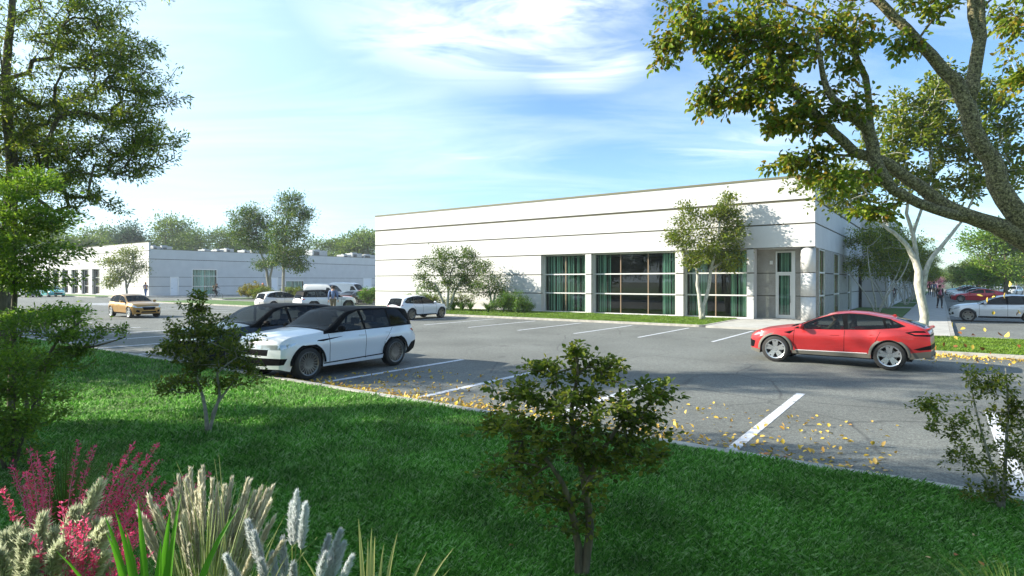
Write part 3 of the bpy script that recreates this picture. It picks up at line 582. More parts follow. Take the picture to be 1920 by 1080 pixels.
# ------------------------------------------------------------------ trees
def plant(name, base, stems, lobes, ncl, per, lsize, cr, leafm, barkm, label, cat='tree', group=None, seed=0, twig=0.012, seg=0.5, asp=0.5, shape=4,
          flat=0.6, up=0.5, droop=0.0, power=2.35, sides=4, sag=0.12, surf=0.45, maxr=None, low=0.8, crown='crown', stem_name='trunk', outward=0.6, bare=0.0, spray=0.0, wild=0.12):
    """stems: list of [(x,y,z,r),...] local polylines; lobes: (cx,cy,cz,rx,ry,rz,weight) local ellipsoids that the crown fills"""
    rng = np.random.default_rng(seed); b = Vector(base)
    root = empty(name, b, 0, label, cat, group)
    pos = []; par = []; rad = []; fixed = []; stem_ids = []
    for st in stems:
        ids = []
        pts = [Vector(p[:3]) for p in st]; rs = [p[3] for p in st]
        # resample with catmull-rom and a little wobble
        out = []; orr = []
        for i in range(len(pts)-1):
            p0 = pts[max(i-1,0)]; p1 = pts[i]; p2 = pts[i+1]; p3 = pts[min(i+2,len(pts)-1)]
            k = max(2, int((p2-p1).length/(seg*0.7)))
            for j in range(k):
                t = j/k; q = 0.5*((2*p1)+(p2-p0)*t+(2*p0-5*p1+4*p2-p3)*t*t+(3*p1-p0-3*p2+p3)*t**3)
                out.append(q); orr.append(rs[i]*(1-t)+rs[i+1]*t)
        out.append(pts[-1]); orr.append(rs[-1])
        for i, q in enumerate(out):
            ids.append(len(pos)); w = orr[i]*0.15
            jit = Vector(rng.normal(size=3)*w) if 0 < i < len(out)-1 else Vector((0,0,0))
            pos.append(tuple(q+jit)); par.append(-1 if i == 0 else ids[-2]); rad.append(orr[i]); fixed.append(True)
        stem_ids.append(ids)
    nfix = len(pos)
    attach_ok = [pos[i][2] > 0 for i in range(nfix)]
    # crown targets
    tot = sum(l[6] for l in lobes); T = []
    for l in lobes:
        n = max(1, int(round(ncl*l[6]/tot))); d = rng.normal(size=(n,3)); d /= np.linalg.norm(d,axis=1)[:,None]
        r = rng.uniform(0,1,n)**surf; r = r*np.where(rng.random(n) < wild, rng.uniform(1.05,1.4,n), 1.0)
        T.append(np.array(l[:3]) + d*r[:,None]*np.array(l[3:6]))
    T = np.concatenate(T); A = np.array(pos); zlow = max(p[2] for p in pos)*0.0
    dist0 = np.min(np.linalg.norm(T[:,None,:]-A[None,:nfix,:],axis=2),axis=1); order = np.argsort(dist0)
    cap = len(pos) + len(T)*14; PA = np.zeros((cap,3)); PA[:nfix] = A; cnt = nfix; branches = []
    hmin = np.percentile(T[:,2], 1)
    okz = PA[:,2] > -1e9
    for ti in order:
        q = T[ti]; X = PA[:cnt]; d = X - q; dd = np.linalg.norm(d,axis=1)
        cost = dd + low*np.maximum(0, X[:,2]-q[2]+0.0) + 0.0
        cost[:nfix] += np.where(np.array(X[:nfix,2]) < low*0.35*hmin, 3.0, 0)
        j = int(np.argmin(cost)); D = dd[j]; k = max(1, min(12, int(D/seg+0.5))); p = X[j].copy(); prev = j; ids = [j]
        side = rng.normal(size=3); side *= 0.10*D/ (np.linalg.norm(side)+1e-9)
        for m in range(1, k+1):
            t = m/k; pt = p*(1-t)+q*t; pt = pt + side*math.sin(math.pi*t); pt[2] += sag*D*math.sin(math.pi*t)
            if m < k: pt = pt + rng.normal(size=3)*0.04*seg
            PA[cnt] = pt; pos.append(tuple(pt)); par.append(prev); rad.append(0.0); prev = cnt; ids.append(cnt); cnt += 1
        branches.append(ids)
    acc = np.zeros(cnt); ends = [b_[-1] for b_ in branches]
    for e in ends: acc[e] += twig**power
    for i in range(cnt-1, nfix-1, -1):
        if par[i] >= 0: acc[par[i]] += acc[i]
    rr = acc**(1/power); rr = np.maximum(rr, twig*0.6)
    for i in range(nfix): rr[i] = rad[i]
    mx_ = maxr or max(rad[:nfix])
    tk = MB()
    for ids in stem_ids: tk.tube([PA[i] for i in ids], [rr[i] for i in ids], 10)
    bb = tk
    for ids in branches:
        rl = [min(rr[i], mx_*0.8) for i in ids]; lim = rr[ids[0]]*0.9; rl = [min(x, lim) for x in rl]; rl[0] = rl[min(1,len(rl)-1)]
        bb.tube([PA[i] for i in ids], rl, sides, cap=False)
    bb.build(stem_name, M[barkm] if isinstance(barkm,str) else barkm, root, smooth=True, recalc=False)
    # leaves around the outer part of every branch
    E = []; DD = []
    cen = T.mean(axis=0)
    for ids in branches:
        if rng.random() < bare: continue
        n = rng.poisson(per)
        if n == 0: continue
        if spray > 0:
            pl = PA[ids][::-1]; sg_ = np.linalg.norm(np.diff(pl,axis=0),axis=1); cl = np.concatenate([[0],np.cumsum(sg_)]); Lm = min(cl[-1], spray)
            tt = rng.uniform(0,1,n)**1.2*Lm; qp = np.stack([np.interp(tt,cl,pl[:,a_]) for a_ in range(3)],1); tv = (pl[0]-pl[1])/(sg_[0]+1e-9)
            sd_ = rng.normal(size=(n,3))*np.array([1,1,0.5]); sd_ -= (sd_@tv)[:,None]*tv; sd_ /= np.linalg.norm(sd_,axis=1)[:,None]+1e-9
            E.append(qp + sd_*rng.uniform(0,1,n)[:,None]*cr*0.45); DD.append(sd_*1.3 + tv*0.8); continue
        e = PA[ids[-1]]; s = PA[ids[max(0,len(ids)-2)]]
        g = rng.normal(size=(n,3))*np.array([1,1,flat])*cr*0.6
        along = rng.uniform(0,1,n)[:,None]; L0 = np.linalg.norm(e-s)+1e-9; bk = (s-e)/L0*min(L0, cr*1.3)
        E.append(e + g*(1-along*0.35) + bk*along); o_ = (e-cen); o_ /= np.linalg.norm(o_)+1e-9
        DD.append(np.repeat(o_[None,:]*outward, n, 0) + g/cr)
    E = np.concatenate(E); DD = np.concatenate(DD)
    leaf_mesh(crown, E, lsize, leafm if not isinstance(leafm,str) else M[leafm], root, dirs=DD, asp=asp, shape=shape, rng=rng, up=up, droop=droop)
    return root
def ploc(base, px, py, Y): 
    q = P(px,py,Y); return (q.x-base[0], q.y-base[1], q.z-base[2])
def plobe(base, Y, px, py, rx, ry, w=1.0, dy=None, dz=0):
    """crown lobe seen at px,py with pixel radii, at depth Y"""
    q = ploc(base, px, py, Y+dz); s = Y/F; return (q[0], q[1], q[2], rx*s, (dy if dy else rx*s), ry*s, w)
def pstem(base, Y, pts): return [ploc(base, p[0], p[1], Y+(p[3] if len(p) > 3 else 0)) + (p[2]*Y/F,) for p in pts]
# 1 tall fine-leaved tree on the left
Y = 16.0; B = P(8, 528, Y); B.z = 0.1; B = tuple(B)
plant('tall_tree', B, [pstem(B,Y,[(8,694,17),(12,560,13),(16,430,11),(22,300,10),(12,180,8),(20,40,6),(30,-120,4)])],
  [plobe(B,Y,120,60,130,80,3),plobe(B,Y,225,110,95,38,1.6),plobe(B,Y,255,170,78,30,1.2),plobe(B,Y,230,215,90,35,1.3),plobe(B,Y,270,255,75,26,0.9),plobe(B,Y,205,285,100,38,1.5),
   plobe(B,Y,150,330,90,42,1.0),plobe(B,Y,265,325,38,20,0.25),plobe(B,Y,170,380,60,28,0.45),plobe(B,Y,70,200,110,90,3.5),plobe(B,Y,60,310,90,60,1.8),plobe(B,Y,-120,150,160,220,4),
   plobe(B,Y,20,-120,230,110,4),plobe(B,Y,-60,380,110,60,1.0),plobe(B,Y,190,30,70,50,0.8),plobe(B,Y,60,250,120,60,2.0,dz=1.5),plobe(B,Y,30,380,110,70,1.6,dz=1.0)],
  1250, 60, 0.115, 0.50, 'lf_dark','bark','tall dark fine-leaved tree with drooping crown rising at the far left of the picture','tree',seed=3,twig=0.008,seg=0.7,asp=0.32,flat=0.38,sag=0.10,droop=0.35,spray=1.5,wild=0.25)
# 2 younger bright tree under it
Y = 11.0; B = P(25, 528, Y); B.z = 0.1; B = tuple(B)
plant('young_tree', B, [pstem(B,Y,[(20,778,6),(24,640,5),(28,540,4.5),(26,440,3.5),(34,350,2)])],
  [plobe(B,Y,45,345,55,38,1),plobe(B,Y,60,410,75,40,1.3),plobe(B,Y,50,470,80,40,1.3),plobe(B,Y,40,520,75,26,0.9),plobe(B,Y,-20,450,90,100,1.8),plobe(B,Y,90,590,85,26,0.8),plobe(B,Y,150,470,20,12,0.1)],
  230, 75, 0.085, 0.26, 'lf_bright','bark','slim bright green tree standing just below the tall dark tree','tree',seed=4,twig=0.005,seg=0.35,asp=0.4,flat=0.35,sag=0.02)
# 3 wide-armed bush reaching over the stripes
Y = 9.3; B = P(60, 528, Y); B.z = 0.1; B = tuple(B)
plant('spreading_bush', B, [pstem(B,Y,[(60,812,4),(70,700,3.5),(110,655,3),(175,650,2),(235,632,1)]),pstem(B,Y,[(60,812,4),(40,700,3),(20,620,2)]),pstem(B,Y,[(62,812,3),(95,660,2.5),(155,600,1.5)])],
  [plobe(B,Y,60,600,70,30,1),plobe(B,Y,120,585,50,12,0.35),plobe(B,Y,135,628,60,20,0.9),plobe(B,Y,85,680,75,30,1.0),plobe(B,Y,205,618,40,9,0.18),plobe(B,Y,10,650,60,60,1),plobe(B,Y,150,660,35,15,0.4)],
  270, 32, 0.058, 0.2, 'lf_bright','bark','wide low bush with thin dark arms reaching over the striped bays','bush',seed=5,twig=0.003,seg=0.25,asp=0.45,flat=0.35,sag=0.02,spray=0.5,surf=0.6,wild=0.25)
Y = 7.4; B = P(20, 528, Y); B.z = 0.1; B = tuple(B)
plant('leafy_bush', B, [pstem(B,Y,[(20,880,4),(25,800,3),(30,720,2)]),pstem(B,Y,[(25,880,4),(55,780,2.5),(80,730,1.5)]),pstem(B,Y,[(10,880,4),(-30,760,2)])],
  [plobe(B,Y,15,690,70,50,1.2),plobe(B,Y,55,750,70,45,1.2),plobe(B,Y,10,810,80,55,1.4),plobe(B,Y,-60,740,60,90,1)],
  190, 42, 0.055, 0.15, 'lf_bright','bark','dense leafy bush filling the left edge above the pink flower spikes','bush',seed=6,twig=0.003,seg=0.2,asp=0.5,flat=0.5)
# 4 small forked tree in front of the dark car
Y = 9.34; B = P(390, 528, Y); B.z = 0.12; B = tuple(B)
plant('sapling', B, [pstem(B,Y,[(390,812,4.2),(388,785,3.6),(380,745,2.8),(368,700,2.2,0.15),(372,620,1.6,0.2),(375,560,0.8)]),pstem(B,Y,[(393,812,3.6),(399,785,3.0),(412,740,2.4),(408,700,1.9,-0.2),(445,670,1.2,-0.2)]),pstem(B,Y,[(398,785,3),(405,760,2.4),(440,712,1.2)])],
  [plobe(B,Y,372,575,30,28,0.7),plobe(B,Y,365,620,58,36,1.6),plobe(B,Y,400,615,55,28,0.8),plobe(B,Y,325,650,38,32,0.8),plobe(B,Y,440,645,55,36,1.2),plobe(B,Y,465,690,45,26,0.8),plobe(B,Y,375,680,55,34,1.3),plobe(B,Y,335,720,45,20,0.7),plobe(B,Y,420,715,50,20,0.6)],
  330, 21, 0.052, 0.18, 'lf_sap','bark_grey','small forked sapling on the lawn in front of the dark car','sapling',seed=8,twig=0.003,seg=0.2,asp=0.62,shape=6,flat=0.6,spray=0.42,surf=0.6,wild=0.3)
# 5 foreground sapling in the middle
Y = 4.75; B = P(1092, 528, Y); B.z = 0.12; B = tuple(B)
plant('sapling', B, [pstem(B,Y,[(1096,1092,7),(1098,1040,7),(1104,990,6.5),(1098,930,6),(1088,860,5),(1075,780,3.6),(1085,700,2.2),(1082,650,1.2)]),pstem(B,Y,[(1088,1092,7.5),(1086,1050,6.5),(1080,980,5.5),(1060,900,4,-0.1),(1030,850,2.4,-0.1)]),pstem(B,Y,[(1092,940,5),(1120,850,4),(1160,780,2)])],
  [plobe(B,Y,1086,665,26,30,0.35),plobe(B,Y,1120,690,55,32,0.9),plobe(B,Y,1030,690,40,24,0.55),plobe(B,Y,985,740,48,30,0.7),plobe(B,Y,1090,750,110,50,2.4),plobe(B,Y,1205,740,50,26,0.7),plobe(B,Y,1165,790,75,45,1.4),
   plobe(B,Y,1010,810,75,45,1.4),plobe(B,Y,960,795,45,22,0.4),plobe(B,Y,1100,850,110,50,2.0),plobe(B,Y,980,880,75,40,0.8),plobe(B,Y,1180,850,60,40,0.9),plobe(B,Y,1060,930,85,45,1.0),plobe(B,Y,1090,980,40,30,0.3)],
  470, 16, 0.040, 0.13, 'lf_sap','bark','dark round-leaved sapling standing alone in the middle of the front lawn','sapling',seed=9,twig=0.0018,seg=0.12,asp=0.68,shape=6,flat=0.7,sides=4,spray=0.26,surf=0.6,wild=0.3).scale = (1.22,1.22,1)
# 6 sparse bush at the right edge
Y = 6.2; B = P(1880, 528, Y); B.z = 0.12; B = tuple(B)
plant('airy_bush', B, [pstem(B,Y,[(1876,956,4),(1862,880,2.4),(1835,790,1.8),(1815,700,1.2)]),pstem(B,Y,[(1880,956,4),(1885,860,3),(1890,760,2),(1885,690,1)]),pstem(B,Y,[(1878,956,4),(1850,900,2),(1800,840,1)])],
  [plobe(B,Y,1818,715,18,32,0.3),plobe(B,Y,1750,760,45,26,0.7),plobe(B,Y,1790,800,50,30,0.8),plobe(B,Y,1865,720,40,26,0.7),plobe(B,Y,1895,770,45,45,1.1),plobe(B,Y,1830,860,55,36,0.8),plobe(B,Y,1895,860,50,40,0.9),plobe(B,Y,1950,800,40,100,1.2),plobe(B,Y,1870,925,60,26,0.8)],
  300, 16, 0.042, 0.12, 'lf_sap','bark_grey','airy thin-branched bush at the right edge of the picture by the kerb','bush',seed=10,twig=0.0014,seg=0.14,asp=0.5,shape=6,flat=0.7,spray=0.3,surf=0.6,wild=0.3)
# 7 big tree on the right whose limbs cross the sky
Y = 7.5; B = P(2085, 528, Y); B.z = 0.1; B = tuple(B)
limbs = [[(2085,885,62),(2075,700,50),(2050,560,42),(1995,480,36),(1920,449,18),(1780,387,12.5),(1664,307,10.5,0.1),(1602,284,9.5,0.1),(1558,242,8.5),(1500,187,7),(1469,124,5),(1447,58,3)],
  [(1822,410,11),(1753,391,9,-0.1),(1673,355,9,-0.1),(1642,302,11.5),(1624,240,11),(1562,187,7,-0.2),(1544,142,5,-0.2),(1530,60,3,-0.3)],
  [(1640,300,8),(1633,250,6.5),(1629,195,6,0.2),(1624,147,6,0.2),(1598,89,5,0.2),(1607,27,3.5,0.2)],
  [(2050,560,30),(1960,470,24),(1920,425,20),(1873,350,17.5),(1858,300,16),(1824,249,15),(1807,178,14),(1771,129,11),(1722,76,9.5),(1678,31,8.5),(1633,-10,8),(1560,-60,5)],
  [(1815,190,12),(1826,140,11.5),(1836,90,11),(1838,50,10),(1832,-20,9),(1840,-120,5)],
  [(1836,80,8),(1822,30,7),(1816,-30,6),(1800,-110,4)],
  [(1600,85,4),(1580,60,3.5,0.4),(1520,25,3,0.6),(1460,5,2,0.6)],
  [(2050,560,28),(2010,380,20,0.6),(1985,200,16,0.8),(1960,50,10,1.0),(1930,-80,5,1.0)]]
plant('large_tree', B, [pstem(B,Y,l) for l in limbs],
  [plobe(B,Y,1252,75,34,62,0.9),plobe(B,Y,1300,40,60,50,1.0),plobe(B,Y,1345,100,60,70,1.7),plobe(B,Y,1330,185,42,32,0.8),plobe(B,Y,1410,60,75,60,2.0),plobe(B,Y,1430,150,80,55,2.2),plobe(B,Y,1480,80,60,70,1.6),
   plobe(B,Y,1400,185,60,26,0.8),plobe(B,Y,1500,215,75,42,1.8),plobe(B,Y,1465,240,36,24,0.5),plobe(B,Y,1555,60,60,60,1.4),plobe(B,Y,1590,200,60,50,0.9),plobe(B,Y,1525,300,55,34,1.0),plobe(B,Y,1470,308,36,16,0.4),plobe(B,Y,1575,345,60,26,0.8),
   plobe(B,Y,1640,395,50,26,0.55),plobe(B,Y,1625,60,40,40,0.4),plobe(B,Y,1685,85,34,28,0.5),plobe(B,Y,1735,20,50,30,0.6),plobe(B,Y,1895,40,45,60,0.9,dz=1),plobe(B,Y,1900,150,40,50,0.6,dz=1),plobe(B,Y,1370,-30,180,50,1.5),plobe(B,Y,1640,-60,180,60,1.6),plobe(B,Y,1600,120,40,40,0.4),
   plobe(B,Y,1980,-60,150,120,1.5)],
  1050, 15, 0.074, 0.24, 'lf_big','bark_big','large overhanging tree with thick ridged limbs and olive and orange leaves','tree',seed=12,twig=0.0032,seg=0.25,asp=0.55,shape=6,flat=0.9,low=0.15,sag=0.04,droop=0.8,up=0.2,surf=0.6,power=2.2,outward=0.3,spray=0.45,wild=0.2)
# 8 white-barked tree on the kerb lawn
Y = 25.6; B = P(1736, 528, Y); B.z = 0.12; B = tuple(B)
plant('white_barked_tree', B, [pstem(B,Y,[(1736,632,9),(1733,611,8),(1730,573,7.5),(1722,530,7.5),(1718,492,6),(1699,460,4.2),(1676,436,3.5),(1655,421,2.5),(1630,380,1.6)]),
   pstem(B,Y,[(1723,530,4.5),(1721,500,4),(1712,440,3.5),(1700,400,3),(1706,350,2.2),(1690,280,1.4)]),pstem(B,Y,[(1726,560,5),(1733,530,5),(1741,492,4.2),(1764,463,3.5),(1803,415,2.5),(1835,350,1.5)]),pstem(B,Y,[(1712,440,3),(1725,400,2.6),(1745,330,2),(1740,260,1)])],
  [plobe(B,Y,1560,345,75,40,0.9),plobe(B,Y,1620,370,70,40,0.8),plobe(B,Y,1640,300,70,45,0.8),plobe(B,Y,1680,240,75,55,1.2),plobe(B,Y,1740,200,80,60,1.3),plobe(B,Y,1745,270,90,55,1.5),plobe(B,Y,1810,180,70,55,1.0),plobe(B,Y,1830,260,75,60,1.3),
   plobe(B,Y,1880,220,60,90,1.2),plobe(B,Y,1800,340,70,36,0.9),plobe(B,Y,1890,320,60,40,0.7),plobe(B,Y,1700,330,70,30,0.6),plobe(B,Y,1765,150,50,30,0.4)],
  760, 20, 0.20, 0.7, 'lf_yel','bark_white','white-barked forked tree with yellow-green leaves on the kerb lawn behind the red car','tree',seed=13,twig=0.010,seg=0.7,asp=0.5,shape=6,flat=0.8,sag=0.05,spray=1.3,wild=0.25)
# 9 multi-stem trees along the side of the building
def multistem(w, v, H, wid, seed, label, leafm='lf_dark', group='multi-stemmed trees along the walkway', zlo=0.35, per=46, ncl=300, ls=0.17, yel=None):
    b = tuple(L(w, v, 0.1)); rng = random.Random(seed); st = []
    for k in range(4):
        a = k*1.57 + rng.uniform(0,1.2); o_ = wid*0.28
        st.append([(0.1*math.cos(a),0.1*math.sin(a),0,0.07),(o_*0.4*math.cos(a),o_*0.4*math.sin(a),H*0.2,0.055),(o_*math.cos(a),o_*math.sin(a),H*0.45,0.04),(o_*1.3*math.cos(a),o_*1.3*math.sin(a),H*0.7,0.02)])
    lb_ = []
    for k in range(7):
        a = rng.uniform(0,6.28); rr = rng.uniform(0.1,0.33)*wid; zz = H*rng.uniform(zlo+0.12,0.86)
        lb_.append((rr*math.cos(a), rr*math.sin(a), zz, wid*rng.uniform(0.22,0.34), wid*rng.uniform(0.22,0.34), H*rng.uniform(0.10,0.16), 1))
    lb_.append((0,0,H*0.82,wid*0.22,wid*0.22,H*0.16,0.8))
    return plant('multi_stem_tree', b, st, lb_, ncl, per, ls, 0.42, leafm, 'bark_white', label, 'tree', group, seed=seed, twig=0.008, seg=0.5, flat=0.7, asp=0.45, sag=0.03)
m1 = multistem(2.3, 12.5, 7.0, 6.6, 21, 'dark multi-stemmed tree nearest the building corner beside the walkway')
m2 = multistem(2.4, 22, 6.6, 6.0, 22, 'second multi-stemmed tree from the corner beside the walkway', 'lf_yel')
def clone(src, loc, rz, sc, label, group=None, mats=None):
    c = copy_tree(src, None, mats); c.location = loc; c.rotation_euler = (0,0,rz); c.scale = (sc,sc,sc)
    tag(c, label, None, group)
    return c
for k, (vv, s_) in enumerate([(33,0.95),(44,1.0),(56,0.92),(70,1.0),(85,0.95),(102,1.0),(122,1.0)]):
    clone(m1 if k % 2 else m2, L(3.3, vv, 0.1), k*1.3, s_, '%s multi-stemmed tree from the corner in the row receding beside the walkway' % ['third','fourth','fifth','sixth','seventh','eighth','last'][k], 'receding row of trees beside the walkway')
# 10 slender tree before the front windows
Y = 37.4; B = tuple(L(-6.1,-2.2,0.1)); Y = B[1]
plant('slender_tree', B, [pstem(B,Y,[(1316,601,5),(1313,570,3.6),(1308,535,3),(1307,505,2.2),(1285,470,1.3)]),pstem(B,Y,[(1318,601,5),(1319,575,3.6),(1329,540,3.2),(1333,505,2.6),(1345,460,1.8),(1350,410,1.2)]),pstem(B,Y,[(1333,505,2.5),(1365,485,1.5)])],
  [plobe(B,Y,1366,372,16,20,0.3),plobe(B,Y,1290,395,18,22,0.4),plobe(B,Y,1350,400,34,24,0.9),plobe(B,Y,1375,430,24,45,1.0),plobe(B,Y,1305,420,40,26,1.0),plobe(B,Y,1265,442,20,14,0.4),plobe(B,Y,1300,455,40,22,0.9),plobe(B,Y,1355,450,36,30,1.0),
   plobe(B,Y,1330,480,55,18,1.0),plobe(B,Y,1375,492,34,14,0.5),plobe(B,Y,1300,490,26,14,0.4)],
  260, 46, 0.18, 0.42, 'lf_yel','bark_white','slender two-stemmed yellow-green tree in front of the window by the entrance','tree',seed=31,twig=0.009,seg=0.6,flat=0.7,wild=0.3,surf=0.5)
# 11 the pair at the left of the facade
def facade_tree(w, v, pl, label, leafm, seed, stems, n=250, per=40, ls=0.17):
    B = tuple(L(w, v, 0.1)); Y = B[1]
    return plant('ornamental_tree', B, [pstem(B,Y,s) for s in stems], [plobe(B,Y,*p) for p in pl], n, per, ls, 0.42, leafm, 'bark_white', label, 'tree', seed=seed, twig=0.009, seg=0.6, flat=0.7)
facade_tree(-26.2,-3.0,[(836,475,26,18,0.7),(880,480,22,18,0.7),(815,500,34,20,0.9),(865,510,45,26,1.3),(790,518,14,8,0.2),(840,530,45,18,0.9),(800,535,22,12,0.3),(885,525,24,22,0.6)],
  'multi-stemmed ornamental tree with green leaves at the left part of the white front','lf_mid',41,
  [[(835,581,3),(826,555,2.2),(815,530,1.5)],[(840,581,3),(840,550,2.2),(845,510,1.4)],[(843,581,3),(852,550,2),(868,520,1.3)]])
facade_tree(-22.6,-2.2,[(905,500,18,14,0.6),(925,525,28,22,1.2),(900,540,26,16,0.9),(935,545,22,12,0.6)],
  'smaller bushy tree leaning right beside the multi-stemmed one at the white front','lf_mid',42,[[(921,580,3),(920,560,2),(915,530,1.3)],[(921,580,3),(928,555,2),(932,535,1.2)]],150,26,0.15)
# 12 pair of mid trees in the lot
def lot_tree(px, base_y, pl, label, leafm, seed, stems, n=330, per=34, ls=0.28, cr=0.8, bark='bark_grey', group=None):
    b = G(px, base_y, 0.1); B = tuple(b); Y = B[1]
    return plant('lot_tree', B, [pstem(B,Y,s) for s in stems], [plobe(B,Y,*p) for p in pl], n, per, ls, cr, leafm, bark, label, 'tree', group, seed=seed, twig=0.016, seg=1.0, flat=0.75)
lot_tree(505,560,[(475,400,20,22,0.6),(455,415,26,24,0.8),(490,425,36,26,1.3),(460,445,28,18,0.7),(500,455,34,18,0.8),(440,430,14,16,0.2),(505,490,28,8,0.3),(485,495,14,8,0.2)],
  'left one of two airy trees before the grey wall, trunk splitting low','lf_mid',51,[[(506,560,3.2),(503,530,2.6),(498,500,2.2),(488,470,1.6),(480,430,1)],[(506,555,2.6),(507,520,2.2),(512,495,1.6),(520,470,1)]])
lot_tree(532,562,[(552,372,18,14,0.4),(530,385,22,18,0.5),(560,400,26,22,0.9),(540,425,34,24,1.2),(575,405,16,16,0.3),(555,455,30,26,1.1),(520,450,24,22,0.8),(530,485,26,14,0.6),(560,497,26,8,0.5),(545,480,30,18,0.7)],
  'right and taller one of two airy trees rising in the lot before the grey wall','lf_mid',52,[[(531,562,3),(531,530,2.6),(532,500,2.4),(534,460,2),(540,410,1.2)]],380)
lot_tree(236,556,[(240,475,26,14,0.8),(215,492,26,16,0.9),(255,500,20,18,0.7),(225,518,24,16,0.8),(205,530,14,12,0.4)],
  'small yellowish tree before the white front of the grey building','lf_yel',53,[[(238,556,2.2),(237,535,1.8),(232,510,1.3)],[(238,540,1.6),(245,520,1.3),(252,500,1)]],220,28,0.3,0.9)
# background trees, built once and repeated
def far_tree(seed, H, wd, leafm, n=260, per=48, ls=0.62, cone=False):
    rng = random.Random(seed); lb_ = []
    for k in range(9):
        a = rng.uniform(0,6.28); t = rng.uniform(0.3,0.9); rr = (wd*0.34*(1-t*0.9) if cone else wd*rng.uniform(0.1,0.32)); s_ = (1.15-t) if cone else 1
        lb_.append((rr*math.cos(a), rr*math.sin(a), H*t, wd*0.26*s_, wd*0.26*s_, H*0.13, 1))
    lb_.append((0,0,H*0.86,wd*0.2,wd*0.2,H*0.13,0.9))
    return lb_, seed, H, wd, leafm, n, per, ls
def far_plant(base, spec, label, group):
    lb_, seed, H, wd, leafm, n, per, ls = spec
    return plant('background_tree', base, [[(0,0,0,0.035*H*0.8),(0.1,0,H*0.3,0.02*H),(0,0.1,H*0.75,0.008*H)]], lb_, n, per, ls, wd*0.11, leafm, 'bark', label, 'tree', group, seed=seed, twig=0.03, seg=1.6, flat=0.75)
GB = 'trees behind the grey building'; LBK = 'broad green tree rising behind the grey building roof'
fA = far_plant(tuple(P(238,528,150).xy)+(0,), far_tree(61,18,17,'lf_pine',cone=True), 'darker blue-green tree between paler ones behind the grey building', None)
fB = far_plant(tuple(P(310,528,155).xy)+(0,), far_tree(62,19,21,'lf_far'), 'biggest broad tree of the green clump behind the grey building', GB)
fC = far_plant(tuple(P(140,528,160).xy)+(0,), far_tree(63,15,16,'lf_far'), LBK, GB)
rg = random.Random(5)
BK_L = ['green tree peeking over the white front, left of the blue-green one','green tree rising over the middle of the white slanting front line','green tree at the left over the white front, behind the dark tall tree',
 'right shoulder of the big green clump behind the grey building','small distant tree left of the two airy trees above the roof','small tree just left of the left airy tree crown above the roof',
 'distant tree seen through the left airy tree','distant tree between the two airy trees','distant tree seen through the right airy tree','low distant tree right of the right airy tree',
 'rounded yellow-green tree between the largest rooftop unit and the white building','low tree just right of the rounded yellow-green one behind the roof','tall tree touching the left edge of the white building','tree hidden mostly by the left end of the white building',
 'distant tree behind the dark tall tree trunk','distant tree beyond the left edge of the picture','low distant tree behind the largest rooftop unit','lowest distant tree above the tall green window']
for k, (px, py, Yd) in enumerate([(205,428,165),(175,440,150),(95,425,150),(345,430,170),(425,432,160),(448,447,165),(480,455,168),(520,462,170),(560,468,175),(635,444,175),(655,452,190),(690,430,170),(712,445,180),(30,430,150),(-40,410,150),(610,470,185),(385,470,190)]):
    src = (fB, fC)[k % 2]; H = (19, 15)[k % 2]; want = CH + (HY-py)*Yd/F
    q = P(px,528,Yd); clone(src, (q.x,q.y,0), rg.uniform(0,6), want/H, BK_L[k], GB)
# right-hand lot: tree belt and single trees
GR = 'tree belt behind the right-hand lot'; LR = 'green tree in the belt behind the right-hand lot'
for k in range(15):
    px = 1700 + k*20 + rg.uniform(-6,6); Yd = 215 + rg.uniform(-18,26); q = P(px,528,Yd); py = 497 + rg.uniform(-5,6)
    c = clone((fB,fC)[k % 2], (q.x,q.y,0), rg.uniform(0,6), (CH+(HY-py)*Yd/F)/(19,15)[k % 2], LR, GR)
Bq = G(1885,566,0.0)
far_plant(tuple(Bq), far_tree(71,10.2,10.5,'lf_bright',300,52,0.34), 'tallest bright green tree at the right edge behind the silver wagon', None)
fD = far_plant(tuple(G(1831,556,0.0)), far_tree(72,6.6,8.5,'lf_far',220,36,0.3), 'small rounded tree in the right-hand lot behind the red parked car', None)
for k, (px, yb, s_) in enumerate([(1905,548,1.15),(1800,545,0.9),(1855,543,1.0),(1940,556,1.3)]):
    clone(fD, G(px,yb), k*2.0, s_, ['small tree beyond the tallest tree at the right edge','small tree nearest the walkway among the far parked cars','small tree right of the rounded tree in the right-hand lot','small tree cut by the right edge of the picture'][k], 'small trees among the cars of the right-hand lot')
Bq = G(1752,547,0.0)
clone(fD, Bq, 0.7, 0.62, 'pink flowering tree at the far end of the walkway', None, {'leaf_far': M['lf_pink']})['group'] = ''
# trees of the surrounding grounds, left of and behind the viewer: they shade the lawn and stand in the window reflections
LS = 'tall shade tree on the lawn beside and behind the viewer'; GS = 'shade trees beside and behind the viewer'
for k, (x, y, s_) in enumerate([(-31,-4,0.7),(-46,21,0.7),(-26,-10,.75),(-13,-17,.75),(0,-20,.8),(14,-19,.8),(27,-13,.8),(38,-6,.8),(20,-28,.95),(-4,-30,1.0),(-30,-24,.9),(8,-27,.95),(33,-20,.95),(48,4,.8)]):
    clone((fB, fC)[k % 2], (x,y,0.0), k*1.7, s_*(0.72 if k % 2 == 0 else 0.9), LS, GS)
for k, (x, y, s_, sz_) in enumerate([(-16,7.6,.33,.80),(-20,7.0,.34,.94),(-22,8.6,.36,1.0),(-27,7.6,.38,1.14),(-34,8.0,.42,1.38),(-13,9.0,.25,.62),(-9,-6,0.45,.5)]):
    o = clone(fD, (x,y,-0.1), k*2.1, 1, 'upright bushy tree on the lawn left of the viewer', 'upright trees left of the viewer'); o.scale = (2.2*s_, 2.2*s_, 2.2*sz_)

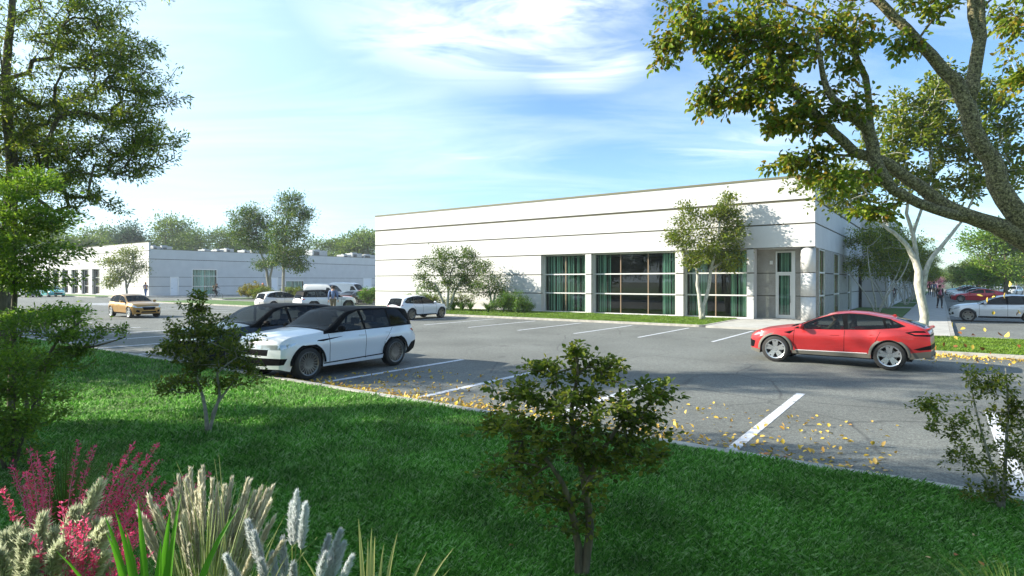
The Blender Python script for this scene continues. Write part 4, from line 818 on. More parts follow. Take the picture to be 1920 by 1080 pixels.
for k, (w_, v_, s_, sz_) in enumerate([(-27,-42,.55,.8),(-35,-38,.55,.72),(-45,-41,.6,.8),(-57,-37,.5,.62),(-68,-40,.6,.75),(-52,-47,.7,1.0),(-38,-48,.7,1.0),(-80,-38,.6,.7),(-62,-50,.8,1.1),(-76,-52,.9,1.2)]):
    o = clone(fD, L(w_,v_,0.0), k*1.3, 1, 'shade tree on the lawn beyond the left edge of the picture', 'trees on the lawn beyond the left edge'); o.scale = (2.2*s_, 2.2*s_, 2.2*sz_)
# ------------------------------------------------------------------ cars (x forward, y left, z up; origin on the ground at mid wheelbase)
def curve(pts, k=0.05):
    xs = np.array([p[0] for p in pts]); ys = np.array([p[1] for p in pts]); o = np.argsort(xs); xs, ys = xs[o], ys[o]
    def f(x):
        x = np.asarray(x, float); acc = 0; wt = 0
        for d, w in ((-1.6,.1),(-.8,.22),(0,.36),(.8,.22),(1.6,.1)): acc = acc + w*np.interp(x + d*k, xs, ys); wt += w
        return acc/wt
    return f
def in_poly(x, z, poly):
    c = False; n = len(poly)
    for i in range(n):
        x1, z1 = poly[i]; x2, z2 = poly[i-1]
        if (z1 > z) != (z2 > z) and x < (x2-x1)*(z-z1)/(z2-z1)+x1: c = not c
    return c
def car_mesh(S):
    xf, xr = S['x']; fa, ra, wr = S['fa'], S['ra'], S['wr']; Ra = wr*1.13
    top = curve(S['top']); belt = curve(S['belt']); Wd = curve(S['W'], 0.07); bot = curve(S['bot'])
    st = set(np.round(np.linspace(xr, xf, S.get('n', 64)), 4))
    for a in (fa, ra):
        for t in np.linspace(0, math.pi, 15): st.add(round(a + Ra*math.cos(t), 4))
    for d in (0.015, 0.04, 0.08, 0.13): st.add(round(xf-d,4)); st.add(round(xr+d,4))
    X = np.array(sorted(st)); keep = [0]
    for i in range(1, len(X)):
        if X[i]-X[keep[-1]] > 0.012: keep.append(i)
    X = X[keep]; NL, NG, NT = 12, 7, 6
    tumble = S.get('tumble', 0.30); cd = S.get('corner', 0.06); gb = S.get('gb', 0.93)
    bm = bmesh.new(); lay = bm.faces.layers.int.new('reg'); rows = []
    for x in X:
        W_ = float(Wd(x)); zt = float(top(x)); zb0 = float(bot(x)); zb = zb0
        for a in (fa, ra):
            if abs(x-a) <= Ra+1e-6: zb = max(zb, wr + math.sqrt(max(0, Ra*Ra-(x-a)**2)))
        zs = min(float(belt(x)), zt-0.01); zs = max(zs, zb+0.02); sec = []
        for i in range(NL):
            t = i/(NL-1); z = zb + (zs-zb)*t; h = (z-zb0)/(max(0.3, zs-zb0))
            prof = 0.935 + 0.065*min(1, h/0.45) if h < 0.45 else 1.0
            if h > 0.62: prof = 1.0 - S.get('shoulder', 0.055)*((h-0.62)/0.38)**1.6
            crease = S.get('crease', 0.012)*math.exp(-((h-0.78)/0.07)**2) - S.get('scallop', 0.018)*math.exp(-((h-0.42)/0.16)**2)*(1 if abs(x-(fa+ra)/2) < (fa-ra)/2-Ra*0.9 else 0.0)
            fl = 0.0
            for a in (fa, ra): fl = max(fl, S.get('flare', 0.02)*math.exp(-((x-a)/(Ra*0.95))**4))
            sec.append((W_*(prof + crease + fl*(0.6+0.4*min(1,h))), z))
        yg = W_*gb; ze = max(zs+0.006, zt-cd)
        ztm = max(0.0, ze - zs)
        for i in range(NG):
            t = i/(NG-1); z = zs+0.005 + (ze-zs-0.005)*t; y = yg - tumble*(z-zs) - 0.05*max(0,(z-zs)/0.6)**2
            sec.append((y, z))
        ye, zE = sec[-1]
        for i in range(1, NT+1):
            t = 1 - i/NT; sec.append((ye*t, zE + (zt-zE)*(1 - t**2.6)))
        fr = max(0, 1-(xf-x)/0.55); rr_ = max(0, 1-(x-xr)/0.45); out = []
        for y, z in sec:
            xx = x - S.get('bow_f', 0.22)*fr**1.5*(y/0.95)**2 + S.get('bow_r', 0.12)*rr_**1.5*(y/0.95)**2
            xx -= fr*S.get('lean_f', 0.35)*max(0, z-0.62)**1.5; xx += -fr*0.12*max(0, 0.42-z) 
            xx += rr_*S.get('lean_r', 0.10)*max(0, z-0.75); xx += rr_*0.25*max(0, 0.5-z)
            out.append((xx, y, z))
        rows.append(out)
    nr = len(rows[0]); Lv = [[bm.verts.new(p) for p in r] for r in rows]
    Rv = [[bm.verts.new((p[0],-p[1],p[2])) for p in r[:-1]] + [Lv[i][-1]] for i, r in enumerate(rows)]
    def reg(j): return 1 if j < NL-1 else (2 if j < NL+NG-1 else 3)
    for i in range(len(rows)-1):
        for j in range(nr-1):
            for A, fl in ((Lv, 0), (Rv, 1)):
                q = [A[i][j], A[i+1][j], A[i+1][j+1], A[i][j+1]]
                if fl: q.reverse()
                try: f = bm.faces.new(q); f[lay] = reg(j)
                except ValueError: pass
    # inner arch lining
    inner = []
    for i, r in enumerate(rows):
        y0 = 0.60*Wd(X[i]); inner.append((bm.verts.new((r[0][0], y0, r[0][2])), bm.verts.new((r[0][0], -y0, r[0][2]))))
    for i in range(len(rows)-1):
        f = bm.faces.new([Lv[i][0], inner[i][0], inner[i+1][0], Lv[i+1][0]]); f[lay] = 9
        f = bm.faces.new([Rv[i][0], Rv[i+1][0], inner[i+1][1], inner[i][1]]); f[lay] = 9
        f = bm.faces.new([inner[i][0], inner[i][1], inner[i+1][1], inner[i+1][0]]); f[lay] = 9
    for e, code in ((0, 5), (len(rows)-1, 4)):
        prev = None; bowc = S.get('bow_f',0.22) if code == 4 else -S.get('bow_r',0.12)
        for j in range(NL):
            a = rows[e][j]; row = []
            for c in range(0, 13):
                f_ = 1 - c/6.0
                if c == 0: row.append(Lv[e][j]); continue
                if c == 12: row.append(Rv[e][j]); continue
                row.append(bm.verts.new((a[0] + bowc*(a[1]/0.95)**2*(1-f_*f_), a[1]*f_, a[2])))
            if prev:
                for c in range(12):
                    f = bm.faces.new([prev[c], row[c], row[c+1], prev[c+1]]); f[lay] = code
            prev = row
        tops = [Lv[e][k] for k in range(NL+NG-1, nr)] + [Rv[e][k] for k in range(nr-2, NL+NG-2, -1)]
        try:
            if len(tops) == 13:
                for c in range(12):
                    f = bm.faces.new([prev[c], tops[c], tops[c+1], prev[c+1]]); f[lay] = code
        except ValueError: pass
    bmesh.ops.recalc_face_normals(bm, faces=bm.faces)
    return bm, lay
def cut(bm, lay, poly, axis, flt):
    n = len(poly)
    for i in range(n):
        (a0, b0), (a1, b1) = poly[i], poly[(i+1)%n]
        if axis == 'y': co = (a0,0,b0); d = Vector((a1-a0,0,b1-b0)); no = d.cross(Vector((0,1,0)))
        elif axis == 'x': co = (0,a0,b0); d = Vector((0,a1-a0,b1-b0)); no = d.cross(Vector((1,0,0)))
        else: co = (a0,b0,0); d = Vector((a1-a0,b1-b0,0)); no = d.cross(Vector((0,0,1)))
        if no.length < 1e-6: continue
        fs = [f for f in bm.faces if flt(f)]
        geom = set(fs)
        for f in fs: geom.update(f.edges); geom.update(f.verts)
        bmesh.ops.bisect_plane(bm, geom=list(geom), plane_co=co, plane_no=no.normalized(), dist=1e-5)
def build_car(kind, S, label, cat='car', paintm='p_white', group=None, rim='alloy', spokes=5, split=True, driver=False, seat='seat'):
    bm, lay = car_mesh(S); pid = bm.faces.layers.int.new('pid'); names = ['body']; mats = [M[paintm]]
    def part(nm, mat):
        names.append(nm); mats.append(M[mat]); return len(names)-1
    ppid = {}
    for (nm, mat, axis, poly, regs, xlim, side) in S['cuts']:
        key = (nm, mat)
        if key not in ppid: ppid[key] = part(nm, mat)
        polys = [poly]
        if axis in ('x','z') and side == 'both': polys.append([((-a, b) if axis == 'x' else (a, -b)) for a, b in poly])
        for pl in polys:
            lo = [min(p[k] for p in pl) for k in (0,1)]; hi = [max(p[k] for p in pl) for k in (0,1)]
            ia, ib = {'y':(0,2),'x':(1,2),'z':(0,1)}[axis]
            def flt(f):
                if f[lay] not in regs: return False
                c = f.calc_center_median()
                if not (xlim[0] <= c.x <= xlim[1]): return False
                m = 0.12
                va = [v.co[ia] for v in f.verts]; vb = [v.co[ib] for v in f.verts]
                return max(va) >= lo[0]-0.001 and min(va) <= hi[0]+0.001 and max(vb) >= lo[1]-0.001 and min(vb) <= hi[1]+0.001
            cut(bm, lay, pl, axis, flt)
            for f in bm.faces:
                if f[lay] in regs:
                    c = f.calc_center_median()
                    if xlim[0] <= c.x <= xlim[1] and in_poly(c[ia], c[ib], pl): f[pid] = ppid[key]
    und = part('underbody', 'under')
    for f in bm.faces:
        if f[lay] == 9: f[pid] = und
    root = empty(kind, (0,0,0), 0, label, cat, group)
    split_lr = {'headlight','tail_light','side_window','rear_side_window','fog_lamp','quarter_window','arch_trim','side_vent'}
    built = {}
    for k in range(len(names)):
        for sgn in ((1,-1) if names[k] in split_lr else (0,)):
            fs = [f for f in bm.faces if f[pid] == k and (sgn == 0 or f.calc_center_median().y*sgn > 0)]
            if not fs: continue
            vm = {}; vs = []; fl = []
            for f in fs:
                t = []
                for v in f.verts:
                    if v not in vm: vm[v] = len(vs); vs.append(v.co.copy())
                    t.append(vm[v])
                fl.append(t)
            o = MB().add(vs, fl).build(names[k], mats[k], root, smooth=True, recalc=False)
            if names[k] not in ('underbody',):
                md = o.modifiers.new('crease', 'EDGE_SPLIT'); md.split_angle = R(38)
            built.setdefault(names[k], o)
    bm.free()
    body = built['body']
    # floor and inner body
    wr, fa, ra = S['wr'], S['fa'], S['ra']; Wm = max(p[1] for p in S['W']); bz = min(p[1] for p in S['belt'][1:-1])
    fl = MB(); fl.box(ra-0.5, fa+0.5, -Wm*0.6, Wm*0.6, 0.24, 0.52); fl.box(ra-0.3, fa-0.55, -Wm*0.86, Wm*0.86, 0.34, 0.50)
    if not S.get('closed'): fl.box(fa-0.72, fa-0.55, -Wm*0.8, Wm*0.8, 0.5, bz-0.03)
    fl.build('floor_pan', M['under'], root)
    # seats
    def seat_mb(x, y, w):
        m = MB(); m.box(x-0.25,x+0.25,y-w/2,y+w/2,0.5,0.78)
        m.add([(x-0.32,y-w/2,0.7),(x-0.18,y-w/2,0.72),(x-0.36,y-w/2+0.05,bz+0.22),(x-0.46,y-w/2+0.05,bz+0.2),(x-0.32,y+w/2,0.7),(x-0.18,y+w/2,0.72),(x-0.36,y+w/2-0.05,bz+0.22),(x-0.46,y+w/2-0.05,bz+0.2)],
              [(0,1,2,3),(7,6,5,4),(0,4,5,1),(1,5,6,2),(2,6,7,3),(3,7,4,0)])
        m.box(x-0.47,x-0.36,y-min(w,0.3)/2+0.02,y+min(w,0.3)/2-0.02,bz+0.26,bz+0.42); return m
    if not S.get('noseat'):
        for y in (0.38,-0.38): seat_mb(S['seat'][0], y, 0.5).build('seat', M[seat], root, bevel=0.03)
        if len(S['seat']) > 1: seat_mb(S['seat'][1], 0, 1.25).build('rear_seat', M[seat], root, bevel=0.03)
    MB().lathe([(0.17,0),(0.19,0.012),(0.17,0.024),(0.155,0.012),(0.17,0)],18,'x',(S['seat'][0]+0.5,0.38,bz+0.0)).build('steering_wheel', M['trim'], root)
    # wheels
    for (x, nm) in ((fa,'wheel'),(ra,'wheel')):
        for sg in (1,-1):
            y = sg*(S['track']); tw = S.get('tw', 0.24)
            e = MB().lathe([(wr*0.70,-tw*0.5),(wr*0.93,-tw*0.5),(wr*0.985,-tw*0.4),(wr,-tw*0.2),(wr,tw*0.2),(wr*0.985,tw*0.4),(wr*0.93,tw*0.5),(wr*0.70,tw*0.5)], 36, 'y').build('wheel', M['rubber'], root, smooth=True)
            e.location = (x, y, wr)
            rm_ = MB(); o_ = sg*tw*0.5
            rm_.lathe([(wr*0.62,-sg*tw*0.4),(wr*0.66,o_*0.80),(wr*0.74,o_*1.0),(wr*0.72,o_*1.06),(wr*0.655,o_*0.96)], 36, 'y')
            rm_.lathe([(0.0,o_*0.86),(wr*0.15,o_*0.86),(wr*0.18,o_*0.6)], 16, 'y')
            for s_ in range(spokes):
                for da in ((-0.13,0.13) if split else (0,)):
                    a = 2*math.pi*s_/spokes + 0.3; a1 = a + da*1.6
                    hw = (0.055 if spokes < 8 else 0.022)*wr/0.37
                    p0 = Vector((math.cos(a+da*0.5)*wr*0.12, 0, math.sin(a+da*0.5)*wr*0.12)); p1 = Vector((math.cos(a1)*wr*0.70, 0, math.sin(a1)*wr*0.70))
                    d = (p1-p0).normalized(); n_ = Vector((-d.z,0,d.x)); vs = []
                    for p, h, yy in ((p0,hw*0.8,o_*0.80),(p1,hw*0.6,o_*0.94)):
                        for q, dy in ((-1,0),(1,0),(1,-sg*0.035),(-1,-sg*0.035)): vs.append((p.x+n_.x*h*q, yy+dy, p.z+n_.z*h*q))
                    rm_.add(vs, [(0,1,2,3),(7,6,5,4),(0,4,5,1),(1,5,6,2),(2,6,7,3),(3,7,4,0)])
            rm_.build('rim', M[rim], e)
            MB().lathe([(0.0,o_*0.1),(wr*0.45,o_*0.1),(wr*0.45,-o_*0.1),(0,-o_*0.1)], 24, 'y').build('brake_disc', M['disc'], e)
            MB().lathe([(0.0,-o_*0.5),(wr*0.66,-o_*0.5)], 24, 'y').build('wheel_well', M['under'], e)
    # mirrors, handles, plates
    mx0 = S['mirror']
    for sg in (1,-1):
        yb = float(curve(S['W'],0.07)(mx0[0]))*0.93
        m = MB(); m.tube([(mx0[0],sg*yb*0.97,mx0[1]-0.05),(mx0[0]-0.02,sg*(yb+0.10),mx0[1]-0.02)],0.025,6); m.build('mirror_arm', M['trim'], root)
        m = MB(); m.ball((mx0[0]-0.03, sg*(yb+0.17), mx0[1]+0.03), (0.075,0.125,0.085), 12, 8); m.build('wing_mirror', M[S.get('mirror_mat', 'body') if S.get('mirror_mat') else paintm], root, smooth=True)
    for hx, hz in S['handles']:
        for sg in (1,-1):
            yb = float(curve(S['W'],0.07)(hx))*1.0
            m = MB(); m.box(hx-0.11,hx+0.11,sg*yb*0.985-0.012,sg*yb*0.985+0.012,hz-0.014,hz+0.014); m.build('door_handle', M[paintm], root, bevel=0.006)
    if S.get('cladding'):
        for a in (fa, ra):
            for sg in (1,-1):
                Ra = wr*1.13; vs = []; fs = []; n = 20
                for i in range(n+1):
                    t = math.pi*i/n*1.0; Wy = float(curve(S['W'],0.07)(a+Ra*math.cos(t)))
                    for rr, dy in ((Ra-0.012,0.0),(Ra+0.05,0.0),(Ra+0.06,-0.05)):
                        zz = wr+rr*math.sin(t); hh = (zz-0.3)/0.65; pr_ = 1.0 if hh < 0.62 else 1-S.get('shoulder',0.055)*((hh-0.62)/0.38)**1.6
                        vs.append((a+rr*math.cos(t), sg*(Wy*(pr_+S.get('flare',0.02))+0.012+dy), zz))
                for i in range(n):
                    for j in range(2): fs.append((i*3+j,(i+1)*3+j,(i+1)*3+j+1,i*3+j+1))
                MB().add(vs, fs).build('arch_trim', M[S['cladding']], root, smooth=True)
    for extra in S.get('extra', []): extra(root, S)
    return root
def strip(root, name, mat, box, bevel=0.01): return MB().box(*box).build(name, M[mat], root, bevel=bevel)
SIDE = (1,2); ANY = (-9,9)
def seam(x0, z0, x1, z1, w=0.007): return ('door_seam','trim','y',[(x0-w,z0),(x0+w,z0),(x1+w,z1),(x1-w,z1)],(1,),ANY,'')
# --- large two-tone utility car (white, black roof)
S1 = dict(x=(2.33,-2.42), fa=1.46, ra=-1.42, wr=0.385, track=0.83, n=66, tumble=0.27, corner=0.05, gb=0.935, flare=0.015, crease=0.006, scallop=0.02, bow_f=0.22, bow_r=0.10, lean_f=0.22, lean_r=0.2,
  top=[(2.33,0.88),(2.28,1.00),(2.0,1.08),(1.5,1.12),(1.0,1.16),(0.80,1.20),(0.28,1.53),(0.10,1.61),(-0.3,1.665),(-0.9,1.66),(-1.5,1.635),(-2.0,1.60),(-2.20,1.55),(-2.33,1.22),(-2.38,1.02),(-2.42,0.9)],
  belt=[(2.33,0.86),(2.2,0.94),(1.9,1.00),(1.4,1.035),(0.9,1.05),(0,1.06),(-1,1.075),(-1.9,1.09),(-2.3,1.06),(-2.42,0.86)],
  W=[(2.33,0.83),(2.2,0.90),(1.9,0.94),(1.4,0.955),(0,0.965),(-1.4,0.965),(-1.9,0.93),(-2.2,0.88),(-2.42,0.80)],
  bot=[(2.33,0.32),(2.0,0.25),(1.0,0.27),(-1.0,0.27),(-2.0,0.30),(-2.42,0.40)], mirror=(0.62,1.13), handles=[(-0.2,0.95),(-1.15,0.96)], seat=[-0.05,-0.95], mirror_mat='trim',
  cuts=[('roof','trim','y',[(1.0,1.04),(0.9,1.9),(-2.6,1.9),(-2.45,1.09),(-1.9,1.098),(-1,1.083),(0,1.068),(0.9,1.052)],(2,3),ANY,''),
    ('windscreen','cglass','z',[(0.88,-0.80),(0.14,-0.68),(0.14,0.68),(0.88,0.80)],(3,),ANY,''),
    ('rear_window','cglass_dark','z',[(-2.22,-0.64),(-2.34,-0.68),(-2.34,0.68),(-2.22,0.64)],(3,),ANY,''),
    ('side_window','cglass','y',[(0.64,1.10),(0.16,1.45),(-0.20,1.56),(-0.30,1.10)],(2,),ANY,''),
    ('rear_side_window','cglass','y',[(-0.38,1.10),(-0.30,1.57),(-1.18,1.565),(-1.22,1.12)],(2,),ANY,''),
    ('quarter_window','cglass','y',[(-1.29,1.125),(-1.25,1.56),(-1.70,1.54),(-2.02,1.22),(-1.90,1.14)],(2,),ANY,''),
    ('headlight','lamp','y',[(1.80,0.90),(2.28,0.86),(2.45,0.80),(2.42,0.74),(2.12,0.76),(1.92,0.82)],(1,4),(1.7,9),''),
    ('grille','trim','x',[(-0.52,0.76),(-0.50,0.62),(0.50,0.62),(0.52,0.76)],(4,),(1.7,9),''),
    ('lower_grille','trim','x',[(-0.45,0.52),(-0.50,0.38),(0.50,0.38),(0.45,0.52)],(4,),(1.7,9),''),
    ('fog_lamp','trim','y',[(2.02,0.56),(2.34,0.57),(2.30,0.40),(2.08,0.42)],(1,4),(1.8,9),''),
    ('side_vent','trim','y',[(0.42,0.965),(1.20,0.925),(1.24,0.90),(1.05,0.885),(0.5,0.95)],(1,),ANY,''),
    ('tail_light','tail','y',[(-2.05,0.985),(-2.55,1.0),(-2.55,0.91),(-2.2,0.905)],(1,5),(-9,-1.9),''),
    ('bumper','trim','y',[(-2.1,0.60),(-2.6,0.70),(-2.6,0.2),(-1.86,0.2),(-1.9,0.38)],(1,5),(-9,-1.86),''),
    ('side_strip','trim','y',[(1.0,0.36),(-0.95,0.40),(-0.95,0.37),(1.0,0.33)],(1,),ANY,''),
    ('door_skirt','p_white','y',[(1.0,0.33),(-0.95,0.37),(-0.95,0.33),(1.0,0.29)],(1,),ANY,''),
    seam(0.82,0.34,0.86,1.04),seam(-0.33,0.34,-0.33,1.07),seam(-1.02,0.75,-1.30,1.08),seam(-0.98,0.34,-1.0,0.72)])
def vent_slits(root, S):
    for sg in (1,-1):
        MB().add([(1.45,sg*0.50,1.098),(1.10,sg*0.52,1.135),(1.12,sg*0.57,1.13),(1.40,sg*0.54,1.095)],[(0,1,2,3)]).build('bonnet_vent', M['trim'], root)
S1['extra'] = [vent_slits]; S1['cladding'] = 'trim'
# --- low-roofed sporty utility car (red)
S2 = dict(x=(2.48,-2.50), fa=1.52, ra=-1.50, wr=0.405, track=0.86, tw=0.27, n=70, tumble=0.42, corner=0.055, gb=0.92, flare=0.035, crease=0.012, scallop=0.03, bow_f=0.34, bow_r=0.05, lean_f=0.5, lean_r=0.12, shoulder=0.075, cladding='plastic',
  top=[(2.48,0.70),(2.38,0.84),(2.0,0.95),(1.5,1.04),(1.12,1.09),(0.95,1.13),(0.3,1.46),(-0.05,1.575),(-0.45,1.62),(-0.9,1.60),(-1.5,1.49),(-2.0,1.33),(-2.30,1.23),(-2.46,1.16),(-2.50,1.0)],
  belt=[(2.48,0.68),(2.35,0.78),(2.0,0.87),(1.4,0.95),(0.9,0.98),(0,1.0),(-1,1.04),(-1.7,1.10),(-2.3,1.12),(-2.50,0.97)],
  W=[(2.48,0.72),(2.3,0.88),(2.0,0.96),(1.5,0.985),(0.6,0.965),(0,0.965),(-0.8,0.975),(-1.5,1.0),(-2.1,0.97),(-2.50,0.88)],
  bot=[(2.48,0.30),(2.1,0.24),(1.0,0.30),(-1.0,0.30),(-2.0,0.34),(-2.50,0.42)], mirror=(0.78,1.06), handles=[(-0.12,0.88),(-1.12,0.93)], seat=[0.0,-0.95],
  cuts=[('window_surround','trim','y',[(1.02,1.0),(0.45,1.33),(-0.1,1.515),(-0.5,1.565),(-0.95,1.54),(-1.5,1.42),(-1.88,1.20),(-1.7,1.135),(-1.0,1.055),(0,1.01)],(2,),ANY,''),
    ('windscreen','cglass','z',[(1.10,-0.80),(0.12,-0.60),(0.12,0.60),(1.10,0.80)],(3,),ANY,''),
    ('rear_window','cglass_dark','z',[(-1.62,-0.52),(-2.30,-0.70),(-2.30,0.70),(-1.62,0.52)],(3,),ANY,''),
    ('side_window','cglass','y',[(0.86,1.035),(0.35,1.35),(-0.08,1.485),(-0.28,1.515),(-0.36,1.035)],(2,),ANY,''),
    ('rear_side_window','cglass','y',[(-0.47,1.045),(-0.42,1.53),(-0.9,1.505),(-1.30,1.435),(-1.38,1.11)],(2,),ANY,''),
    ('quarter_window','cglass','y',[(-1.44,1.125),(-1.38,1.41),(-1.5,1.385),(-1.78,1.205),(-1.68,1.155)],(2,),ANY,''),
    ('headlight','lamp','y',[(1.86,0.86),(2.3,0.80),(2.50,0.72),(2.46,0.68),(2.2,0.73),(1.98,0.78)],(1,4),(1.7,9),''),
    ('lower_grille','trim','x',[(-0.55,0.62),(-0.60,0.42),(0.60,0.42),(0.55,0.62)],(4,),(1.9,9),''),
    ('fog_lamp','trim','y',[(2.14,0.62),(2.50,0.66),(2.5,0.40),(2.2,0.42)],(1,4),(1.9,9),''),
    ('front_lip','plastic','y',[(1.9,0.36),(2.6,0.40),(2.6,0.15),(1.9,0.15)],(1,4),(1.9,9),''),
    ('side_vent','trim','y',[(1.28,0.88),(0.98,0.955),(1.10,0.84)],(1,),ANY,''),
    ('tail_housing','trim','y',[(-1.86,1.02),(-2.1,1.08),(-2.6,1.08),(-2.6,0.93),(-2.1,0.93)],(1,5),(-9,-1.8),''),
    ('tail_light','tail','y',[(-1.98,1.02),(-2.6,1.045),(-2.6,0.985),(-2.10,0.975)],(1,5),(-9,-1.9),''),
    ('rear_vent','trim','y',[(-2.05,0.62),(-2.6,0.76),(-2.6,0.66),(-2.2,0.60)],(1,5),(-9,-1.9),''),
    ('diffuser','plastic','y',[(-1.9,0.50),(-2.6,0.62),(-2.6,0.2),(-1.9,0.2)],(1,5),(-9,-1.86),''),
    ('side_sill','plastic','y',[(1.06,0.40),(-1.04,0.43),(-1.04,0.2),(1.06,0.2)],(1,),ANY,''),
    ('sill_line','door_white','y',[(0.95,0.425),(-0.95,0.45),(-0.95,0.432),(0.95,0.402)],(1,),ANY,''),
    seam(1.02,0.45,0.98,0.99),seam(-0.36,0.45,-0.38,1.03),seam(-1.06,0.55,-1.28,1.02)])
def red_extra(root, S):
    m = MB(); 
    for i in range(9):
        y = -0.62+0.155*i
        m.v; 
    vs = []; n = 12
    for i in range(n+1):
        y = -0.72 + 1.44*i/n; x = -2.40 - 0.10*(1-(y/0.9)**2); z = 1.175
        vs += [(x+0.16,y,z+0.01),(x,y,z+0.045),(x,y,z+0.02),(x+0.16,y,z-0.02)]
    m.add(vs, [(i*4+j,(i+1)*4+j,(i+1)*4+(j+1)%4,i*4+(j+1)%4) for i in range(n) for j in range(4)] + [(0,1,2,3),(n*4+3,n*4+2,n*4+1,n*4)]); m.build('rear_spoiler', M['p_red'], root)
    m = MB(); m.add([(-1.95,-0.05,1.36),(-2.15,-0.05,1.36),(-2.15,0.05,1.36),(-1.95,0.05,1.36)],[(0,1,2,3)])
    for sg in (1,-1):
        for q in (0,1): MB().lathe([(0.045,-2.50),(0.055,-2.50),(0.055,-2.3),(0.045,-2.3)],14,'x',(0,sg*(0.52+q*0.13),0.40)).build('exhaust_pipe', M['exhaust'], root)
    MB().add([(-1.45,0.02,1.49),(-1.54,0.0,1.54),(-1.58,0,1.535),(-1.60,-0.02,1.45),(-1.45,-0.02,1.49)],[(0,1,2,3)]).build('antenna_fin', M['p_red'], root)
S2['extra'] = [red_extra]
# --- rounded utility car / estate
S3 = dict(x=(2.32,-2.34), fa=1.42, ra=-1.42, wr=0.375, track=0.82, n=60, tumble=0.34, corner=0.06, gb=0.92, flare=0.03, crease=0.008, scallop=0.02, bow_f=0.36, bow_r=0.24, lean_f=0.45, lean_r=0.35, shoulder=0.09,
  top=[(2.32,0.74),(2.24,0.88),(1.9,0.99),(1.4,1.06),(1.0,1.10),(0.85,1.14),(0.25,1.44),(-0.05,1.55),(-0.5,1.62),(-1.0,1.61),(-1.6,1.53),(-1.95,1.42),(-2.2,1.16),(-2.3,1.03),(-2.34,0.9)],
  belt=[(2.32,0.72),(2.2,0.82),(1.9,0.91),(1.3,0.98),(0.9,1.0),(0,1.01),(-1,1.03),(-1.8,1.08),(-2.2,1.05),(-2.34,0.86)],
  W=[(2.32,0.70),(2.15,0.84),(1.8,0.92),(1.4,0.945),(0,0.95),(-1.4,0.96),(-1.9,0.91),(-2.34,0.74)],
  bot=[(2.32,0.30),(2.0,0.24),(1.0,0.27),(-1.0,0.27),(-2.0,0.30),(-2.34,0.40)], mirror=(0.66,1.08), handles=[(-0.15,0.88),(-1.05,0.92)], seat=[-0.05,-0.92],
  cuts=[('window_surround','trim','y',[(0.94,1.02),(0.35,1.36),(-0.1,1.48),(-0.6,1.545),(-1.1,1.535),(-1.6,1.44),(-1.95,1.18),(-1.8,1.10),(-1,1.045),(0,1.025)],(2,),ANY,''),
    ('windscreen','cglass','z',[(0.98,-0.78),(0.10,-0.60),(0.10,0.60),(0.98,0.78)],(3,),ANY,''),
    ('rear_window','cglass_dark','z',[(-1.90,-0.56),(-2.22,-0.66),(-2.22,0.66),(-1.90,0.56)],(3,),ANY,''),
    ('side_window','cglass','y',[(0.80,1.045),(0.28,1.36),(-0.06,1.455),(-0.28,1.49),(-0.34,1.045)],(2,),ANY,''),
    ('rear_side_window','cglass','y',[(-0.42,1.05),(-0.38,1.50),(-1.1,1.50),(-1.25,1.09)],(2,),ANY,''),
    ('quarter_window','cglass','y',[(-1.33,1.10),(-1.20,1.495),(-1.55,1.42),(-1.84,1.19),(-1.75,1.13)],(2,),ANY,''),
    ('headlight','lamp','y',[(1.78,0.86),(2.2,0.84),(2.36,0.74),(2.32,0.68),(2.05,0.70),(1.85,0.78)],(1,4),(1.6,9),''),
    ('grille','trim','x',[(-0.42,0.74),(-0.34,0.55),(0.34,0.55),(0.42,0.74)],(4,),(1.7,9),''),
    ('lower_grille','trim','x',[(-0.42,0.46),(-0.50,0.36),(0.50,0.36),(0.42,0.46)],(4,),(1.7,9),''),
    ('fog_lamp','trim','x',[(0.55,0.52),(0.72,0.56),(0.74,0.42),(0.55,0.38)],(1,4),(1.7,9),'both'),
    ('tail_light','tail','y',[(-2.0,0.99),(-2.5,0.98),(-2.5,0.90),(-2.15,0.91)],(1,5),(-9,-1.9),''),
    ('light_bar','tail','x',[(-0.6,0.955),(-0.6,0.925),(0.6,0.925),(0.6,0.955)],(5,),(-9,-1.9),''),
    ('bumper','trim','y',[(-1.86,0.40),(-2.5,0.50),(-2.5,0.2),(-1.86,0.2)],(1,5),(-9,-1.86),''),
    ('side_strip','trim','y',[(0.95,0.35),(-0.95,0.37),(-0.95,0.27),(0.95,0.25)],(1,),ANY,''),
    seam(0.90,0.38,0.90,1.0),seam(-0.38,0.38,-0.38,1.02),seam(-1.0,0.6,-1.28,1.03)])
def plate(root, S):
    MB().box(S['x'][1]-0.03,S['x'][1]+0.04,-0.26,0.26,0.62,0.73).build('number_plate', M['door_white'], root, bevel=0.005)
S3['extra'] = [plate]
